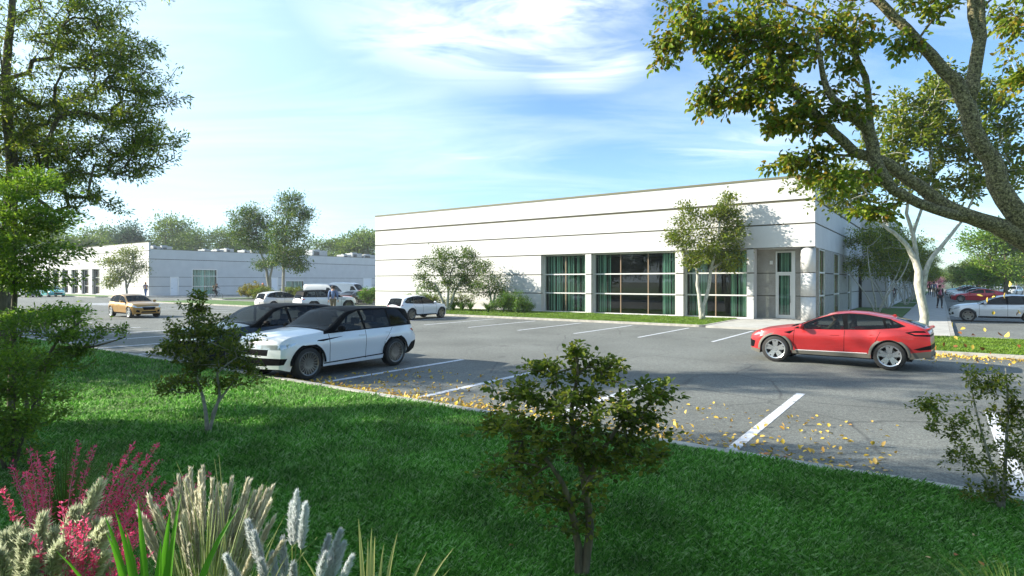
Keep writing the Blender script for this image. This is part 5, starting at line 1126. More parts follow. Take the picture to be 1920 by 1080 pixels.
# --- low fastback
S4 = dict(x=(2.30,-2.28), fa=1.40, ra=-1.38, wr=0.345, track=0.80, n=56, tumble=0.48, corner=0.06, gb=0.90, flare=0.04, crease=0.01, scallop=0.03, bow_f=0.36, bow_r=0.22, lean_f=0.6, lean_r=0.3, shoulder=0.10,
  top=[(2.30,0.60),(2.2,0.72),(1.8,0.83),(1.3,0.91),(0.95,0.95),(0.3,1.24),(-0.05,1.34),(-0.4,1.37),(-0.9,1.33),(-1.5,1.17),(-2.0,1.02),(-2.2,0.98),(-2.28,0.86)],
  belt=[(2.30,0.58),(2.15,0.66),(1.8,0.76),(1.3,0.83),(0.8,0.87),(0,0.89),(-1,0.92),(-1.6,0.95),(-2.1,0.93),(-2.28,0.82)],
  W=[(2.30,0.66),(2.1,0.82),(1.8,0.89),(1.4,0.92),(0,0.90),(-1.4,0.94),(-1.9,0.89),(-2.28,0.74)],
  bot=[(2.30,0.24),(2.0,0.18),(1.0,0.2),(-1.0,0.2),(-2.0,0.24),(-2.28,0.34)], mirror=(0.72,0.95), handles=[(-0.3,0.80)], seat=[-0.15,-0.85],
  cuts=[('windscreen','cglass','z',[(0.98,-0.76),(0.16,-0.55),(0.16,0.55),(0.98,0.76)],(3,),ANY,''),
    ('rear_window','cglass_dark','z',[(-1.05,-0.48),(-1.75,-0.62),(-1.75,0.62),(-1.05,0.48)],(3,),ANY,''),
    ('side_window','cglass','y',[(0.80,0.91),(0.30,1.16),(-0.05,1.25),(-0.42,1.275),(-0.50,0.92)],(2,),ANY,''),
    ('rear_side_window','cglass','y',[(-0.58,0.925),(-0.52,1.27),(-0.9,1.235),(-1.25,1.11),(-1.35,0.97)],(2,),ANY,''),
    ('headlight','lamp','y',[(1.75,0.74),(2.15,0.68),(2.34,0.60),(2.30,0.55),(2.0,0.60)],(1,4),(1.6,9),''),
    ('grille','trim','x',[(-0.45,0.52),(-0.50,0.32),(0.50,0.32),(0.45,0.52)],(4,),(1.7,9),''),
    ('tail_light','tail','y',[(-1.95,0.86),(-2.5,0.87),(-2.5,0.78),(-2.1,0.78)],(1,5),(-9,-1.9),''),
    ('light_bar','tail','x',[(-0.6,0.84),(-0.6,0.80),(0.6,0.80),(0.6,0.84)],(5,),(-9,-1.9),''),
    ('bumper','trim','y',[(-1.86,0.34),(-2.5,0.44),(-2.5,0.1),(-1.86,0.1)],(1,5),(-9,-1.86),''),
    seam(0.90,0.3,0.86,0.86),seam(-0.52,0.3,-0.6,0.90)])
# --- delivery van
S5 = dict(x=(2.75,-2.95), fa=1.75, ra=-1.75, wr=0.36, track=0.84, n=58, tumble=0.09, corner=0.10, gb=0.965, flare=0.0, crease=0.004, scallop=0.015, bow_f=0.30, bow_r=0.04, lean_f=0.4, lean_r=0.0,
  top=[(2.75,0.95),(2.65,1.12),(2.3,1.26),(2.05,1.36),(1.35,2.10),(1.15,2.24),(0.8,2.33),(-1.0,2.38),(-2.7,2.36),(-2.88,2.30),(-2.95,2.15)],
  belt=[(2.75,0.92),(2.5,1.08),(2.1,1.17),(1.5,1.22),(0,1.24),(-2.8,1.24),(-2.95,1.22)],
  W=[(2.75,0.74),(2.5,0.88),(2.1,0.96),(1.5,0.985),(0,0.99),(-2.5,0.99),(-2.95,0.95)],
  bot=[(2.75,0.34),(2.2,0.28),(1.0,0.3),(-2.0,0.34),(-2.95,0.42)], mirror=(1.55,1.35), handles=[(0.75,1.08),(-0.2,1.10)], seat=[1.0], mirror_mat='trim',
  cuts=[('windscreen','cglass','z',[(2.12,-0.86),(1.28,-0.76),(1.28,0.76),(2.12,0.86)],(3,),ANY,''),
    ('side_window','cglass','y',[(1.85,1.27),(1.30,1.84),(0.85,1.86),(0.80,1.27)],(2,),ANY,''),
    ('headlight','lamp','y',[(2.15,1.05),(2.6,0.98),(2.8,0.82),(2.5,0.80),(2.25,0.90)],(1,4),(1.9,9),''),
    ('grille','trim','x',[(-0.5,0.86),(-0.5,0.60),(0.5,0.60),(0.5,0.86)],(4,),(2.0,9),''),
    ('bumper','trim','y',[(2.1,0.52),(2.9,0.55),(2.9,0.2),(2.1,0.2)],(1,4),(2.0,9),''),
    ('side_strip','trim','y',[(1.25,0.62),(-1.25,0.62),(-1.25,0.52),(1.25,0.52)],(1,),ANY,''),
    ('tail_light','tail','y',[(-2.78,1.20),(-3.0,1.20),(-3.0,0.85),(-2.82,0.85)],(1,5),(-9,-2.6),''),
    seam(0.68,0.4,0.68,1.22),seam(-0.75,0.4,-0.75,1.22)])
def place(o, loc, head, sc=1.0):
    """head: direction of the nose in the ground plane"""
    o.location = loc; o.rotation_euler = (0,0,math.atan2(head[1], head[0])); o.scale = (sc,sc,sc); return o
def recar(src, loc, head, label, group=None, mats=None, sc=1.0):
    c = copy_tree(src, None, mats); place(c, loc, head, sc)
    if 'group' in c and not group: del c['group']
    tag(c, label, None, group); return c
UL = (-0.8117, 0.584); VB = (0.584, 0.8117); UR = (0.8117,-0.584); VF = (-0.584,-0.8117)
def lift(S, d, z0=1.62):
    S['belt'] = [(x, z+d) for x, z in S['belt']]; S['top'] = [(x, z+d*max(0,min(1,(z0-z)/0.6))) for x, z in S['top']]
    S['cuts'] = [(a,b,c,[(x, z+d*max(0,min(1,(z0-z)/0.5))) if c in 'xy' and (2 in r or z > 0.66) else (x,z) for x, z in p],r,xl,sd) for a,b,c,p,r,xl,sd in S['cuts']]
    S['mirror'] = (S['mirror'][0], S['mirror'][1]+d); S['handles'] = [(x,z+d*0.7) for x,z in S['handles']]
lift(S2, 0.06)
velar = build_car('parked_car', S1, 'white car with black roof parked nose to the lawn kerb, nearest the viewer', 'car', 'p_white', None, 'alloy_dark', 20, False)
VH = (-0.546,-0.839); place(velar, (-5.14,16.94,0), VH, 1.077)
urus = build_car('sporty_car', S2, 'bright red low-roofed sporty car with five-spoke wheels driving across the lot', 'car', 'p_red', None, 'alloy', 5, True)
place(urus, L(3.50,-19.05), (-0.79,0.613), 1.0)
roundc = build_car('parked_car', S3, 'white rounded car parked nose to the white building, seen from behind', 'car', 'p_white', None, 'alloy_dark', 5, True)
place(roundc, L(-22.6,-10.9), VB)
fast = build_car('sports_car', S4, 'black low sports car with red tail bar parked beyond the man in blue', 'car', 'p_black', None, 'alloy_dark', 5, True)
van = build_car('delivery_van', S5, 'grey delivery van parked by the grey wall beyond the white cars', 'van', 'p_grey', None, 'alloy', 6, False)
recar(velar, (-7.95,18.95,0), VH, 'dark blue car parked beside the nearest white car, half hidden by the sapling', None, {'paint_white': M['p_dark']}, 1.077)
recar(roundc, P(252,528,42.3).xy.to_3d(), UR, 'gold car with wide chrome grille turning in the lot at the left', None, {'paint_white': M['p_gold'], 'dark_alloy': M['alloy']}, 1.02)
q = P(611,528,51.3); recar(velar, (q.x,q.y,0), (0.72,0.69), 'white car with black roof behind the walking man in blue, seen from behind', None, {}, 1.09)
q = P(530,528,53.5); recar(roundc, (q.x,q.y,0), (0.60,0.80), 'pearl white car at the left end of the far group, its red tail lamps showing', None, {'paint_white': M['p_pearl']}, 1.03)
q = P(668,528,66.0); place(fast, (q.x,q.y,0), (0.30,0.95), 1.12)
q = P(689,528,72.0); recar(fast, (q.x,q.y,0), (0.45,0.89), 'crimson low sports car just behind the black one', None, {'paint_black': M['p_crim']}, 1.12)
q = P(703,528,86.0); recar(roundc, (q.x,q.y,0), (0.55,0.83), 'small silver car partly hidden by the left end of the white building', None, {'paint_white': M['p_silver']}, 1.05)
q = P(610,528,75.0); place(van, (q.x,q.y,0), (0.93,-0.37), 0.95)
q = P(655,528,84.0); recar(van, (q.x,q.y,0), (0.93,-0.37), 'white delivery van parked just right of the grey van', None, {'paint_grey': M['p_white']}, 1.0)
q = P(98,528,99.0); recar(fast, (q.x,q.y,0), UR, 'turquoise low sports car at the far left before the white front', None, {'paint_black': M['p_teal'], 'dark_alloy': M['alloy']}, 1.25)
q = P(55,528,96.0); recar(roundc, (q.x,q.y,0), UR, 'silver car at the far left edge glimpsed through the bushes', None, {'paint_white': M['p_silver']}, 1.1)
# right-hand lot
recar(roundc, L(9.05,7.85), UL, 'silver estate car parked nose to the walkway, nearest in the right-hand lot', None, {'paint_white': M['p_silver']}, 1.06)
recar(fast, L(9.9,52.5), UL, 'crimson red car parked beyond the silver estate car beside the walkway', None, {'paint_black': M['p_crim']}, 1.2)
recar(roundc, L(9.6,60.5), UL, 'silver grey car parked just beyond the crimson car beside the walkway', None, {'paint_white': M['p_silver']}, 1.05)
recar(velar, L(9.3,72), UL, 'white car with black roof, third along the walkway row beyond the crimson car', None, {}, 1.05)
recar(roundc, L(9.6,80), UL, 'white car fourth along the walkway row beyond the crimson car', None, {}, 1.05)
recar(fast, L(9.6,91), UL, 'small red car near the far end of the walkway row', None, {'paint_black': M['p_red']}, 1.2)
recar(roundc, L(9.6,104), UL, 'turquoise car at the far end of the walkway row', None, {'paint_white': M['p_teal']}, 1.1)
q = G(1896,554.5); recar(fast, (q.x,q.y,0), (-0.80,-0.60), 'white low car facing the viewer in the middle of the right-hand lot', None, {'paint_black': M['p_white']}, 1.3)
for k, (px, yb, hd, mt, lab) in enumerate([(1868,543,UL,'p_silver','silver car left of the white car that faces the viewer'),(1852,540,UL,'p_white','white car furthest left in the distant row'),
    (1913,541,UL,'p_pearl','pearl car at the right edge behind the white car that faces the viewer'),(1885,537,UR,'p_teal','turquoise car in the most distant row'),
    (1816,541,UL,'p_pearl','pale car far off between the walkway row and the small tree'),(1834,539,UR,'p_crim','dark red car in the most distant row left of the small tree')]):
    q = G(px,yb); recar(roundc, (q.x,q.y,0), hd, lab, None, {'paint_white': M[mt]}, 1.05)
q = G(1751,540.5); t_ = empty('box_truck', (q.x,q.y,0), math.atan2(VB[1],VB[0]), 'white box truck at the far end of the walkway behind the pink tree', 'truck')
MB().box(-3.2,2.2,-1.25,1.25,0.9,3.9).build('cargo_box', M['p_white'], t_, bevel=0.05); MB().prism([(2.3,-1.1),(4.0,-1.1),(4.2,-0.8),(4.2,0.8),(4.0,1.1),(2.3,1.1)],0.6,2.5).build('cab', M['p_white'], t_, bevel=0.08)
for x in (-2.2,3.2):
    for y in (-1.1,1.1): MB().lathe([(0,-0.14),(0.48,-0.14),(0.5,0),(0.48,0.14),(0,0.14)],20,'y',(x,y,0.5)).build('wheel', M['rubber'], t_)
# ------------------------------------------------------------------ people
def solid(name, mat):
    return pmat(name, mat, 0.75)
M['skin'] = pmat('skin', (0.42,0.24,0.16), 0.55); M['hair_dark'] = pmat('hair_dark', (0.02,0.015,0.012), 0.7); M['hair_blond'] = pmat('hair_blond', (0.40,0.26,0.10), 0.6)
M['c_blue'] = pmat('shirt_blue', (0.12,0.19,0.34), 0.8, var=0.2, vs=6); M['c_khaki'] = pmat('trousers_khaki', (0.16,0.13,0.07), 0.8, var=0.15, vs=6); M['c_black'] = pmat('cloth_black', (0.015,0.015,0.018), 0.8)
M['c_pink'] = pmat('top_pink', (0.42,0.10,0.16), 0.8); M['c_hivis'] = pmat('vest_orange', (0.80,0.20,0.03), 0.7); M['c_stripe'] = pmat('reflective_stripe', (0.75,0.75,0.35), 0.4)
M['c_helmet'] = pmat('helmet_orange', (0.75,0.13,0.03), 0.35); M['c_jeans'] = pmat('jeans_blue', (0.08,0.16,0.36), 0.8); M['c_brown'] = pmat('jacket_brown', (0.06,0.05,0.045), 0.8)
M['c_shoe'] = pmat('shoe_dark', (0.03,0.025,0.02), 0.5); M['c_red'] = pmat('shirt_red', (0.35,0.04,0.03), 0.8)
def skinned(name, nodes, edges, mat, parent, root_n, sub=1):
    me = bpy.data.meshes.new(name); keys = list(nodes); ix = {k: i for i, k in enumerate(keys)}
    me.from_pydata([nodes[k][0] for k in keys], [(ix[a], ix[b]) for a, b in edges], []); me.update()
    o = bpy.data.objects.new(name, me); COL.objects.link(o)
    md = o.modifiers.new('skin', 'SKIN'); md.use_smooth_shade = True
    sv = me.skin_vertices[0].data
    for k in keys:
        r = nodes[k][1]; sv[ix[k]].radius = r if isinstance(r, tuple) else (r, r)
    sv[ix[root_n]].use_root = True
    s = o.modifiers.new('sub', 'SUBSURF'); s.levels = sub; s.render_levels = sub
    dg = bpy.context.evaluated_depsgraph_get(); ev = o.evaluated_get(dg); nm = bpy.data.meshes.new_from_object(ev)
    for p in nm.polygons: p.use_smooth = True
    nm.materials.clear(); nm.materials.append(mat); o.modifiers.clear(); o.data = nm; o.parent = parent
    return o
def person(loc, rz, H, label, top, legs, hair='hair_dark', pose='walk', group=None, vest=False, helmet=False, sleeve=True, inner=None):
    """joints in units of the standing height, x forward, y left"""
    root = empty('person', loc, rz, label, 'person', group); s = H
    J = {'pelvis':(0,0,.53),'spine':(0,0,.62),'chest':(.005,0,.74),'neckb':(0,0,.825),'neck':(.005,0,.86),'head':(.012,0,.915),'crown':(.008,0,.965)}
    if pose == 'sit' or pose == 'ride':
        pass
    for sd, n in ((1,'L'),(-1,'R')):
        J['sho'+n] = (0, .108*sd, .805); J['hip'+n] = (0, .052*sd, .505)
        if pose == 'walk':
            f = sd*0.5
            J['elb'+n] = (-.05*f*1.2-.01, .135*sd, .645); J['wri'+n] = (-.09*f*1.2+.05, .138*sd, .505)
            J['kne'+n] = (.09*f+.02, .052*sd, .285); J['ank'+n] = (.15*f-.03, .05*sd, .045 if f > 0 else .055); J['toe'+n] = (J['ank'+n][0]+.075, .055*sd, .015)
        elif pose == 'stand':
            J['elb'+n] = (-.015, .14*sd, .645); J['wri'+n] = (.04, .135*sd, .515); J['kne'+n] = (.01, .055*sd, .28); J['ank'+n] = (0, .055*sd, .04); J['toe'+n] = (.08, .06*sd, .012)
        elif pose == 'ride':
            J['elb'+n] = (.13, .13*sd, .70); J['wri'+n] = (.27, .125*sd, .66)
            J['kne'+n] = ((.17 if sd > 0 else .20), .055*sd, (.42 if sd > 0 else .33)); J['ank'+n] = ((.08 if sd > 0 else .10), .055*sd, (.22 if sd > 0 else .10)); J['toe'+n] = (J['ank'+n][0]+.08, .055*sd, J['ank'+n][2]-.02)
        elif pose == 'drive':
            J['elb'+n] = (.12, .13*sd, .68); J['wri'+n] = (.24, .07*sd, .72)
            J['kne'+n] = (.24, .07*sd, .555); J['ank'+n] = (.40, .06*sd, .38); J['toe'+n] = (.46, .06*sd, .40)
    if pose == 'ride':
        for k in ('spine','chest','neckb','neck','head','crown','shoL','shoR'):
            x, y, z = J[k]; J[k] = (x + (z-.53)*.42, y, z - (z-.53)*.08)
    Rr = {'pelvis':(.085,.062),'spine':(.075,.055),'chest':(.090,.062),'neckb':(.05,.045),'neck':(.031,.031),'head':(.052,.062),'crown':(.036,.044)}
    for n in 'LR': Rr.update({'sho'+n:.034,'elb'+n:.024,'wri'+n:.015,'hip'+n:.052,'kne'+n:.033,'ank'+n:.021,'toe'+n:.017})
    E = [('pelvis','spine'),('spine','chest'),('chest','neckb'),('neckb','neck'),('neck','head'),('head','crown')]
    for n in 'LR': E += [('neckb','sho'+n),('sho'+n,'elb'+n),('elb'+n,'wri'+n),('pelvis','hip'+n),('hip'+n,'kne'+n),('kne'+n,'ank'+n),('ank'+n,'toe'+n)]
    sc = lambda r, k=1.0: tuple(q*s*k for q in r) if isinstance(r, tuple) else r*s*k
    nd = {k: (tuple(c*s for c in J[k]), sc(Rr[k])) for k in J}
    body = skinned('body', nd, E, M['skin'], root, 'pelvis')
    # hands: palm, four fingers, thumb
    for n, sd in (('L',1),('R',-1)):
        hm = MB(); w = Vector(J['wri'+n])*s; e_ = Vector(J['elb'+n])*s; d = (w-e_).normalized(); sidev = Vector((1,0,0)) if abs(d.x) < .8 else Vector((0,sd*-1,0))
        sidev = (sidev - d*sidev.dot(d)).normalized(); pal = w + d*0.05*s
        hm.tube([w, w+d*0.028*s, pal],[0.014*s,0.021*s,0.019*s],8,flat=0.6)
        for k in range(4):
            b0 = pal + sidev*(k-1.5)*0.010*s; ln = (0.040,0.046,0.043,0.034)[k]*s; inw = Vector((0,-sd,0))*0.3
            hm.tube([b0-d*0.008*s, b0+d*ln*0.5, b0+(d+inw).normalized()*ln],[0.0055*s,0.005*s,0.0038*s],6)
        hm.tube([w+d*0.02*s+sidev*0.014*s, w+d*0.035*s+sidev*0.028*s, w+d*0.055*s+sidev*0.032*s],[0.0065*s,0.0055*s,0.0045*s],6)
        hm.build('hand', M['skin'], root, smooth=True)
    # clothing
    tk = ['pelvis','spine','chest','neckb','shoL','shoR','elbL','elbR'] + (['wriL','wriR'] if sleeve else [])
    te = [e for e in E if e[0] in tk and e[1] in tk]
    tn = {k: (nd[k][0], sc(Rr[k], 1.0 if k != 'neckb' else 0.9) if isinstance(Rr[k], tuple) else sc(Rr[k], 1.25)) for k in tk}
    for k in ('pelvis','spine','chest'): tn[k] = (nd[k][0], sc(Rr[k], 1.10))
    for n in 'LR':
        if sleeve:
            a = Vector(nd['wri'+n][0]); b = Vector(nd['elb'+n][0]); tn['wri'+n] = (tuple(a+(b-a)*0.06), 0.019*s)
    skinned('jacket' if top in ('c_black','c_brown') else 'shirt', tn, te, M[top], root, 'pelvis')
    lk = ['pelvis','hipL','hipR','kneL','kneR','ankL','ankR']; le = [e for e in E if e[0] in lk and e[1] in lk]
    ln_ = {k: (nd[k][0], sc(Rr[k], 1.04 if k == 'pelvis' else 1.18)) for k in lk}
    ln_['pelvis'] = ((nd['pelvis'][0][0],0,nd['pelvis'][0][2]-0.012*s), sc(Rr['pelvis'],1.05))
    skinned('trousers', ln_, le, M[legs], root, 'pelvis')
    for n in 'LR':
        a, t = Vector(J['ank'+n])*s, Vector(J['toe'+n])*s; back = a - (t-a)*0.35
        m = MB(); m.tube([Vector((back.x,back.y,t.z+0.008*s)), Vector((a.x,a.y,t.z+0.014*s)), Vector((t.x-0.02*s,t.y,t.z+0.006*s)), Vector((t.x+0.012*s,t.y,t.z))],[0.022*s,0.028*s,0.024*s,0.014*s],8,flat=0.75); m.build('shoe', M['c_shoe'], root, smooth=True)
    hd = Vector(J['head'])*s; hx = hd.x
    m = MB(); m.ball((hx-0.010*s,0,hd.z+0.020*s),(0.060*s,0.054*s,0.060*s),14,10); hr = m.build('hair', M[hair], root, smooth=True)
    f = MB(); f.add([(hx+0.052*s,-0.008*s,hd.z-0.012*s),(hx+0.052*s,0.008*s,hd.z-0.012*s),(hx+0.070*s,0,hd.z-0.015*s),(hx+0.054*s,0,hd.z+0.012*s)],[(0,1,2),(0,2,3),(1,3,2)]); f.build('nose', M['skin'], root)
    for sd in (1,-1):
        MB().ball((hx+0.050*s,sd*0.019*s,hd.z+0.006*s),(0.006*s,0.008*s,0.005*s),8,6).build('eye', M['hair_dark'], root); MB().ball((hx+0.0,sd*0.055*s,hd.z-0.002*s),(0.012*s,0.006*s,0.017*s),8,6).build('ear', M['skin'], root)
    MB().ball((hx+0.050*s,0,hd.z-0.028*s),(0.006*s,0.014*s,0.004*s),8,6).build('mouth', M['c_red'], root)
    if vest:
        vt = MB(); vt.tube([(0,0,.56*s),(0,0,.62*s),(.005*s,0,.74*s),(0,0,.80*s)],[.098*s,.090*s,.104*s,.085*s],20,flat=0.72); v_ = vt.build('safety_vest', M['c_hivis'], root, smooth=True)
        for z in (.60,.68): 
            st = MB(); st.tube([(0,0,z*s),(0,0,(z+.02)*s)],[.1045*s,.1055*s],20,flat=0.74,cap=False); st.build('reflective_stripe', M['c_stripe'], v_)
    if helmet:
        h = MB(); h.lathe([(0.0,0.078*s),(0.03*s,0.074*s),(0.052*s,0.055*s),(0.064*s,0.02*s),(0.066*s,0.0),(0.080*s,-0.002*s),(0.066*s,-0.006*s)],20,'z',(hx,0,hd.z+0.02*s)); h.build('helmet', M['c_helmet'], root, smooth=True)
    if inner:
        i_ = MB(); i_.tube([(0.0,0,.56*s),(0.006*s,0,.66*s),(.012*s,0,.74*s),(.02*s,0,.80*s)],[.062*s,.060*s,.060*s,.04*s],14,flat=1.35); i_.build('shirt', M[inner], root, smooth=True)
    return root
q = P(624.5,528,43.5); person((q.x,q.y,0), math.atan2(0.9,-0.1), 2.24, 'man in blue shirt and khaki trousers walking away between the parked white cars', 'c_blue','c_khaki')
q = P(1762,528,53.0); person((q.x,q.y,0.12), math.atan2(-1,-0.15), 2.12, 'woman in black jacket and pink top walking towards the viewer on the walkway', 'c_black','c_black',inner='c_pink')
q = P(1751,528,91); person((q.x,q.y,0.12), math.atan2(0.8,0.6), 2.4, 'man in blue shirt walking away on the walkway behind the woman', 'c_blue','c_khaki')
q = P(1743,528,104); person((q.x,q.y,0.12), math.atan2(0.8,0.6), 2.3, 'distant dark-clothed person further along the walkway beside the man in blue', 'c_brown','c_black')
q = P(273,528,96.5); person((q.x,q.y,0), math.atan2(-1,0.2), 2.4, 'worker in orange vest and helmet standing at the white corner of the grey building', 'c_blue','c_jeans',pose='walk',vest=True,helmet=True)
q = P(493,528,92); person((q.x,q.y,0), math.atan2(-1,0.1), 2.25, 'worker in orange helmet behind the golden shrub by the grey wall', 'c_blue','c_jeans',pose='stand',vest=True,helmet=True)
q = P(1673,528,62); person((q.x,q.y,0.12), math.atan2(-1,-0.2), 2.1, 'person in dark clothes and red shirt under the dark trees beside the building', 'c_brown','c_black',pose='stand',inner='c_red')
# driver inside the red car (right-hand figure seen through the front side window)
H_ = 1.62; dh = Vector((-0.79,0.613)).normalized(); base = L(3.50,-19.05); lf = Vector((-dh.y, dh.x))
dp = Vector((base.x,base.y,0)) + Vector((dh.x,dh.y,0))*(-0.06) + Vector((lf.x,lf.y,0))*0.38
person((dp.x,dp.y,0.78-0.53*H_+0.02), math.atan2(dh.y,dh.x), H_, 'blond driver at the wheel of the red car', 'c_khaki','c_black','hair_blond',pose='drive')
# cyclist
ya = 84.0; q = P(405,528,ya); hd_ = math.atan2(-0.25,1.0); sc_ = 1.28
bk = empty('bicycle', (q.x,q.y,0), hd_, 'bicycle ridden past the tall green window of the grey wall', 'bicycle')
for x in (-0.52*sc_,0.55*sc_):
    r_ = 0.34*sc_; m = MB(); m.lathe([(r_-0.03,-0.015),(r_,-0.015),(r_,0.015),(r_-0.03,0.015),(r_-0.03,-0.015)],32,'y',(x,0,r_)); wq = m.build('wheel', M['rubber'], bk)
    m = MB()
    for k in range(12):
        a = k*math.pi/6; m.tube([(x,0,r_),(x+(r_-0.02)*math.cos(a),0,r_+(r_-0.02)*math.sin(a))],0.006,4)
    m.build('spokes', M['alloy'], wq)
fr = MB()
for a, b in (((-0.52,.34),(-.05,.30)),((-0.52,.34),(-.15,.78)),((-.05,.30),(-.17,.88)),((-.05,.30),(.36,.78)),((-.15,.80),(.36,.84)),((.34,.92),(.55,.34))):
    fr.tube([(a[0]*sc_,0,a[1]*sc_),(b[0]*sc_,0,b[1]*sc_)],0.022,6)
fr.build('bike_frame', M['p_dark'], bk)
MB().tube([(.34*sc_,-.26*sc_,.98*sc_),(.36*sc_,0,.95*sc_),(.34*sc_,.26*sc_,.98*sc_)],0.018,6).build('handlebar', M['trim'], bk)
MB().ball((-.18*sc_,0,.91*sc_),(.13*sc_,.07*sc_,.04*sc_),10,6).build('saddle', M['trim'], bk)
H_ = 2.22; dd_ = Vector((math.cos(hd_),math.sin(hd_)))
cy = person((q.x-dd_.x*.18*sc_, q.y-dd_.y*.18*sc_, .96*sc_-.50*H_), hd_, H_, 'cyclist in dark jacket leaning over the handlebars before the grey wall', 'c_brown','c_black',pose='ride')
MB().ball((-.07*H_,0,.74*H_),(.07*H_,.08*H_,.11*H_),12,8).build('backpack', M['c_khaki'], cy, smooth=True)
# ------------------------------------------------------------------ shrubs and border plants
def shrub(loc, r, h, label, leafm, seed, n=110, per=34, ls=0.11, group=None, asp=0.4):
    return plant('shrub', loc, [[(0,0,0,0.04),(0.05,0,h*0.35,0.03),(0,0.05,h*0.6,0.015)]],
        [(0,0,h*0.5,r,r,h*0.42,2),(r*0.5,0.1,h*0.45,r*0.5,r*0.5,h*0.38,1),(-r*0.5,0,h*0.42,r*0.5,r*0.5,h*0.36,1)], n, per, ls, 0.2, leafm, 'bark', label, 'shrub', group, seed=seed, twig=0.006, seg=0.3, flat=0.8, asp=asp, surf=0.6, stem_name='stem')
def fl(px, v, z=0.1):                                     # on the strip before the facade
    return tuple(L(wpx(v, px), v, z))
for k, (px, v, r, h, lf_, lab) in enumerate([(776,-3.6,1.1,1.5,'lf_shrub','leftmost low shrub at the foot of the white front'),(795,-3.0,1.3,1.9,'lf_shrub','tall dark shrub left of the multi-stemmed tree'),
    (815,-2.6,1.2,1.6,'lf_dark','dark shrub directly left of the tree stems'),(864,-2.0,1.2,1.8,'lf_dark','dark upright shrub right of the multi-stemmed tree'),
    (944,-2.6,1.1,1.5,'lf_shrub','rounded shrub below the smaller bushy tree'),(962,-2.5,1.3,1.9,'lf_shrub','largest rounded shrub at the right of the planting by the white front'),(981,-2.6,0.9,1.25,'lf_shrub','rightmost low shrub of the planting by the white front')]):
    shrub(fl(px,v), r, h, lab, lf_, 100+k)
q = G(474,560,0.1); shrub((q.x,q.y,0.1), 2.0, 2.5, 'golden yellow shrub in the bed before the grey wall', 'lf_gold', 120, 150, 36, 0.22)
q = G(491,561,0.1); shrub((q.x,q.y,0.1), 1.6, 2.0, 'green shrub on the right of the golden shrub', 'lf_yel', 121, 120, 34, 0.2)
q = G(545,559,0.1); shrub((q.x,q.y,0.1), 1.9, 1.9, 'yellow-green shrub between the two airy trees and the white cars', 'lf_yel', 122, 120, 34, 0.2)
q = G(570,560,0.1); shrub((q.x,q.y,0.1), 1.5, 1.7, 'low green shrub behind the black-roofed white car', 'lf_yel', 123, 100, 30, 0.2)
q = G(690,570,0.1); shrub((q.x,q.y,0.1), 1.1, 2.0, 'green shrub left of the white rounded car', 'lf_shrub', 124, 110, 32, 0.16)
q = G(702,566,0.1); shrub((q.x,q.y,0.1), 0.9, 1.8, 'small upright shrub at the left end of the white building', 'lf_shrub', 125, 90, 30, 0.16)
def blades(name, base, n, h, spread, wd, mat, lean=0.5, seed=0, parent=None, segs=5, r0=0.06, hv=0.3, aim=None, curl=1.0):
    """arching strap leaves from one crown, each a tapering ribbon"""
    rng = np.random.default_rng(seed); V = []; I = []; o = 0
    for k in range(n):
        a = rng.uniform(0,2*math.pi); ln = h*rng.uniform(1-hv,1+hv*0.4); le = spread*rng.uniform(0.2,1.0)
        d = np.array([math.cos(a), math.sin(a), 0.0])
        if aim is not None: d = d*0.6 + np.array(aim)*0.8
        s = np.array([-math.sin(a), math.cos(a), 0.0]); b = np.array([math.cos(a)*r0*rng.random(), math.sin(a)*r0*rng.random(), 0.0])
        for i in range(segs+1):
            t = i/segs; p = b + d*le*(t**1.7) + np.array([0,0,ln*(t - 0.32*curl*lean*t**3)])
            w = wd*(1-t**2.2)*0.5 + 0.0004; V += [p - s*w, p + s*w + np.array([0,0,w*0.4])]
        for i in range(segs): q_ = o + i*2; I += [q_, q_+1, q_+3, q_+2]
        o += (segs+1)*2
    ob = bignp(name, np.array(V), 4, mat, parent, np.array(I), smooth=True)
    if base is not None: ob.location = base
    return ob
M['strap'] = leafmat('strap_leaf', [(0.05,0.13,0.015),(0.09,0.19,0.02),(0.14,0.24,0.03)], trans=0.35)
M['strap_bright'] = leafmat('bright_strap_leaf', [(0.10,0.36,0.015),(0.15,0.45,0.03)], trans=0.5)
M['straw'] = leafmat('straw_blade', [(0.46,0.48,0.14),(0.58,0.58,0.22),(0.36,0.45,0.10)], trans=0.4)
M['reed'] = leafmat('reed_blade', [(0.22,0.36,0.06),(0.36,0.50,0.14),(0.55,0.64,0.32),(0.70,0.72,0.50)], trans=0.45)
M['fine'] = leafmat('fine_blade', [(0.05,0.10,0.015),(0.09,0.15,0.02),(0.16,0.20,0.03)], trans=0.35)
M['plume'] = leafmat('seed_plume', [(0.68,0.63,0.46),(0.80,0.76,0.60),(0.88,0.86,0.72)], trans=0.5)
M['plume_green'] = leafmat('pale_green_plume', [(0.52,0.56,0.36),(0.62,0.66,0.44),(0.72,0.75,0.54)], trans=0.5)
M['plume_silver'] = leafmat('silver_plume', [(0.60,0.66,0.66),(0.74,0.78,0.78),(0.82,0.85,0.84)], trans=0.5)
M['pink'] = leafmat('pink_flower', [(0.60,0.03,0.11),(0.80,0.07,0.20),(0.88,0.18,0.36)], trans=0.4); M['pink_stem'] = pmat('pink_stem', (0.55,0.14,0.25), 0.6)
M['stalk'] = pmat('green_stalk', (0.20,0.26,0.05), 0.6)
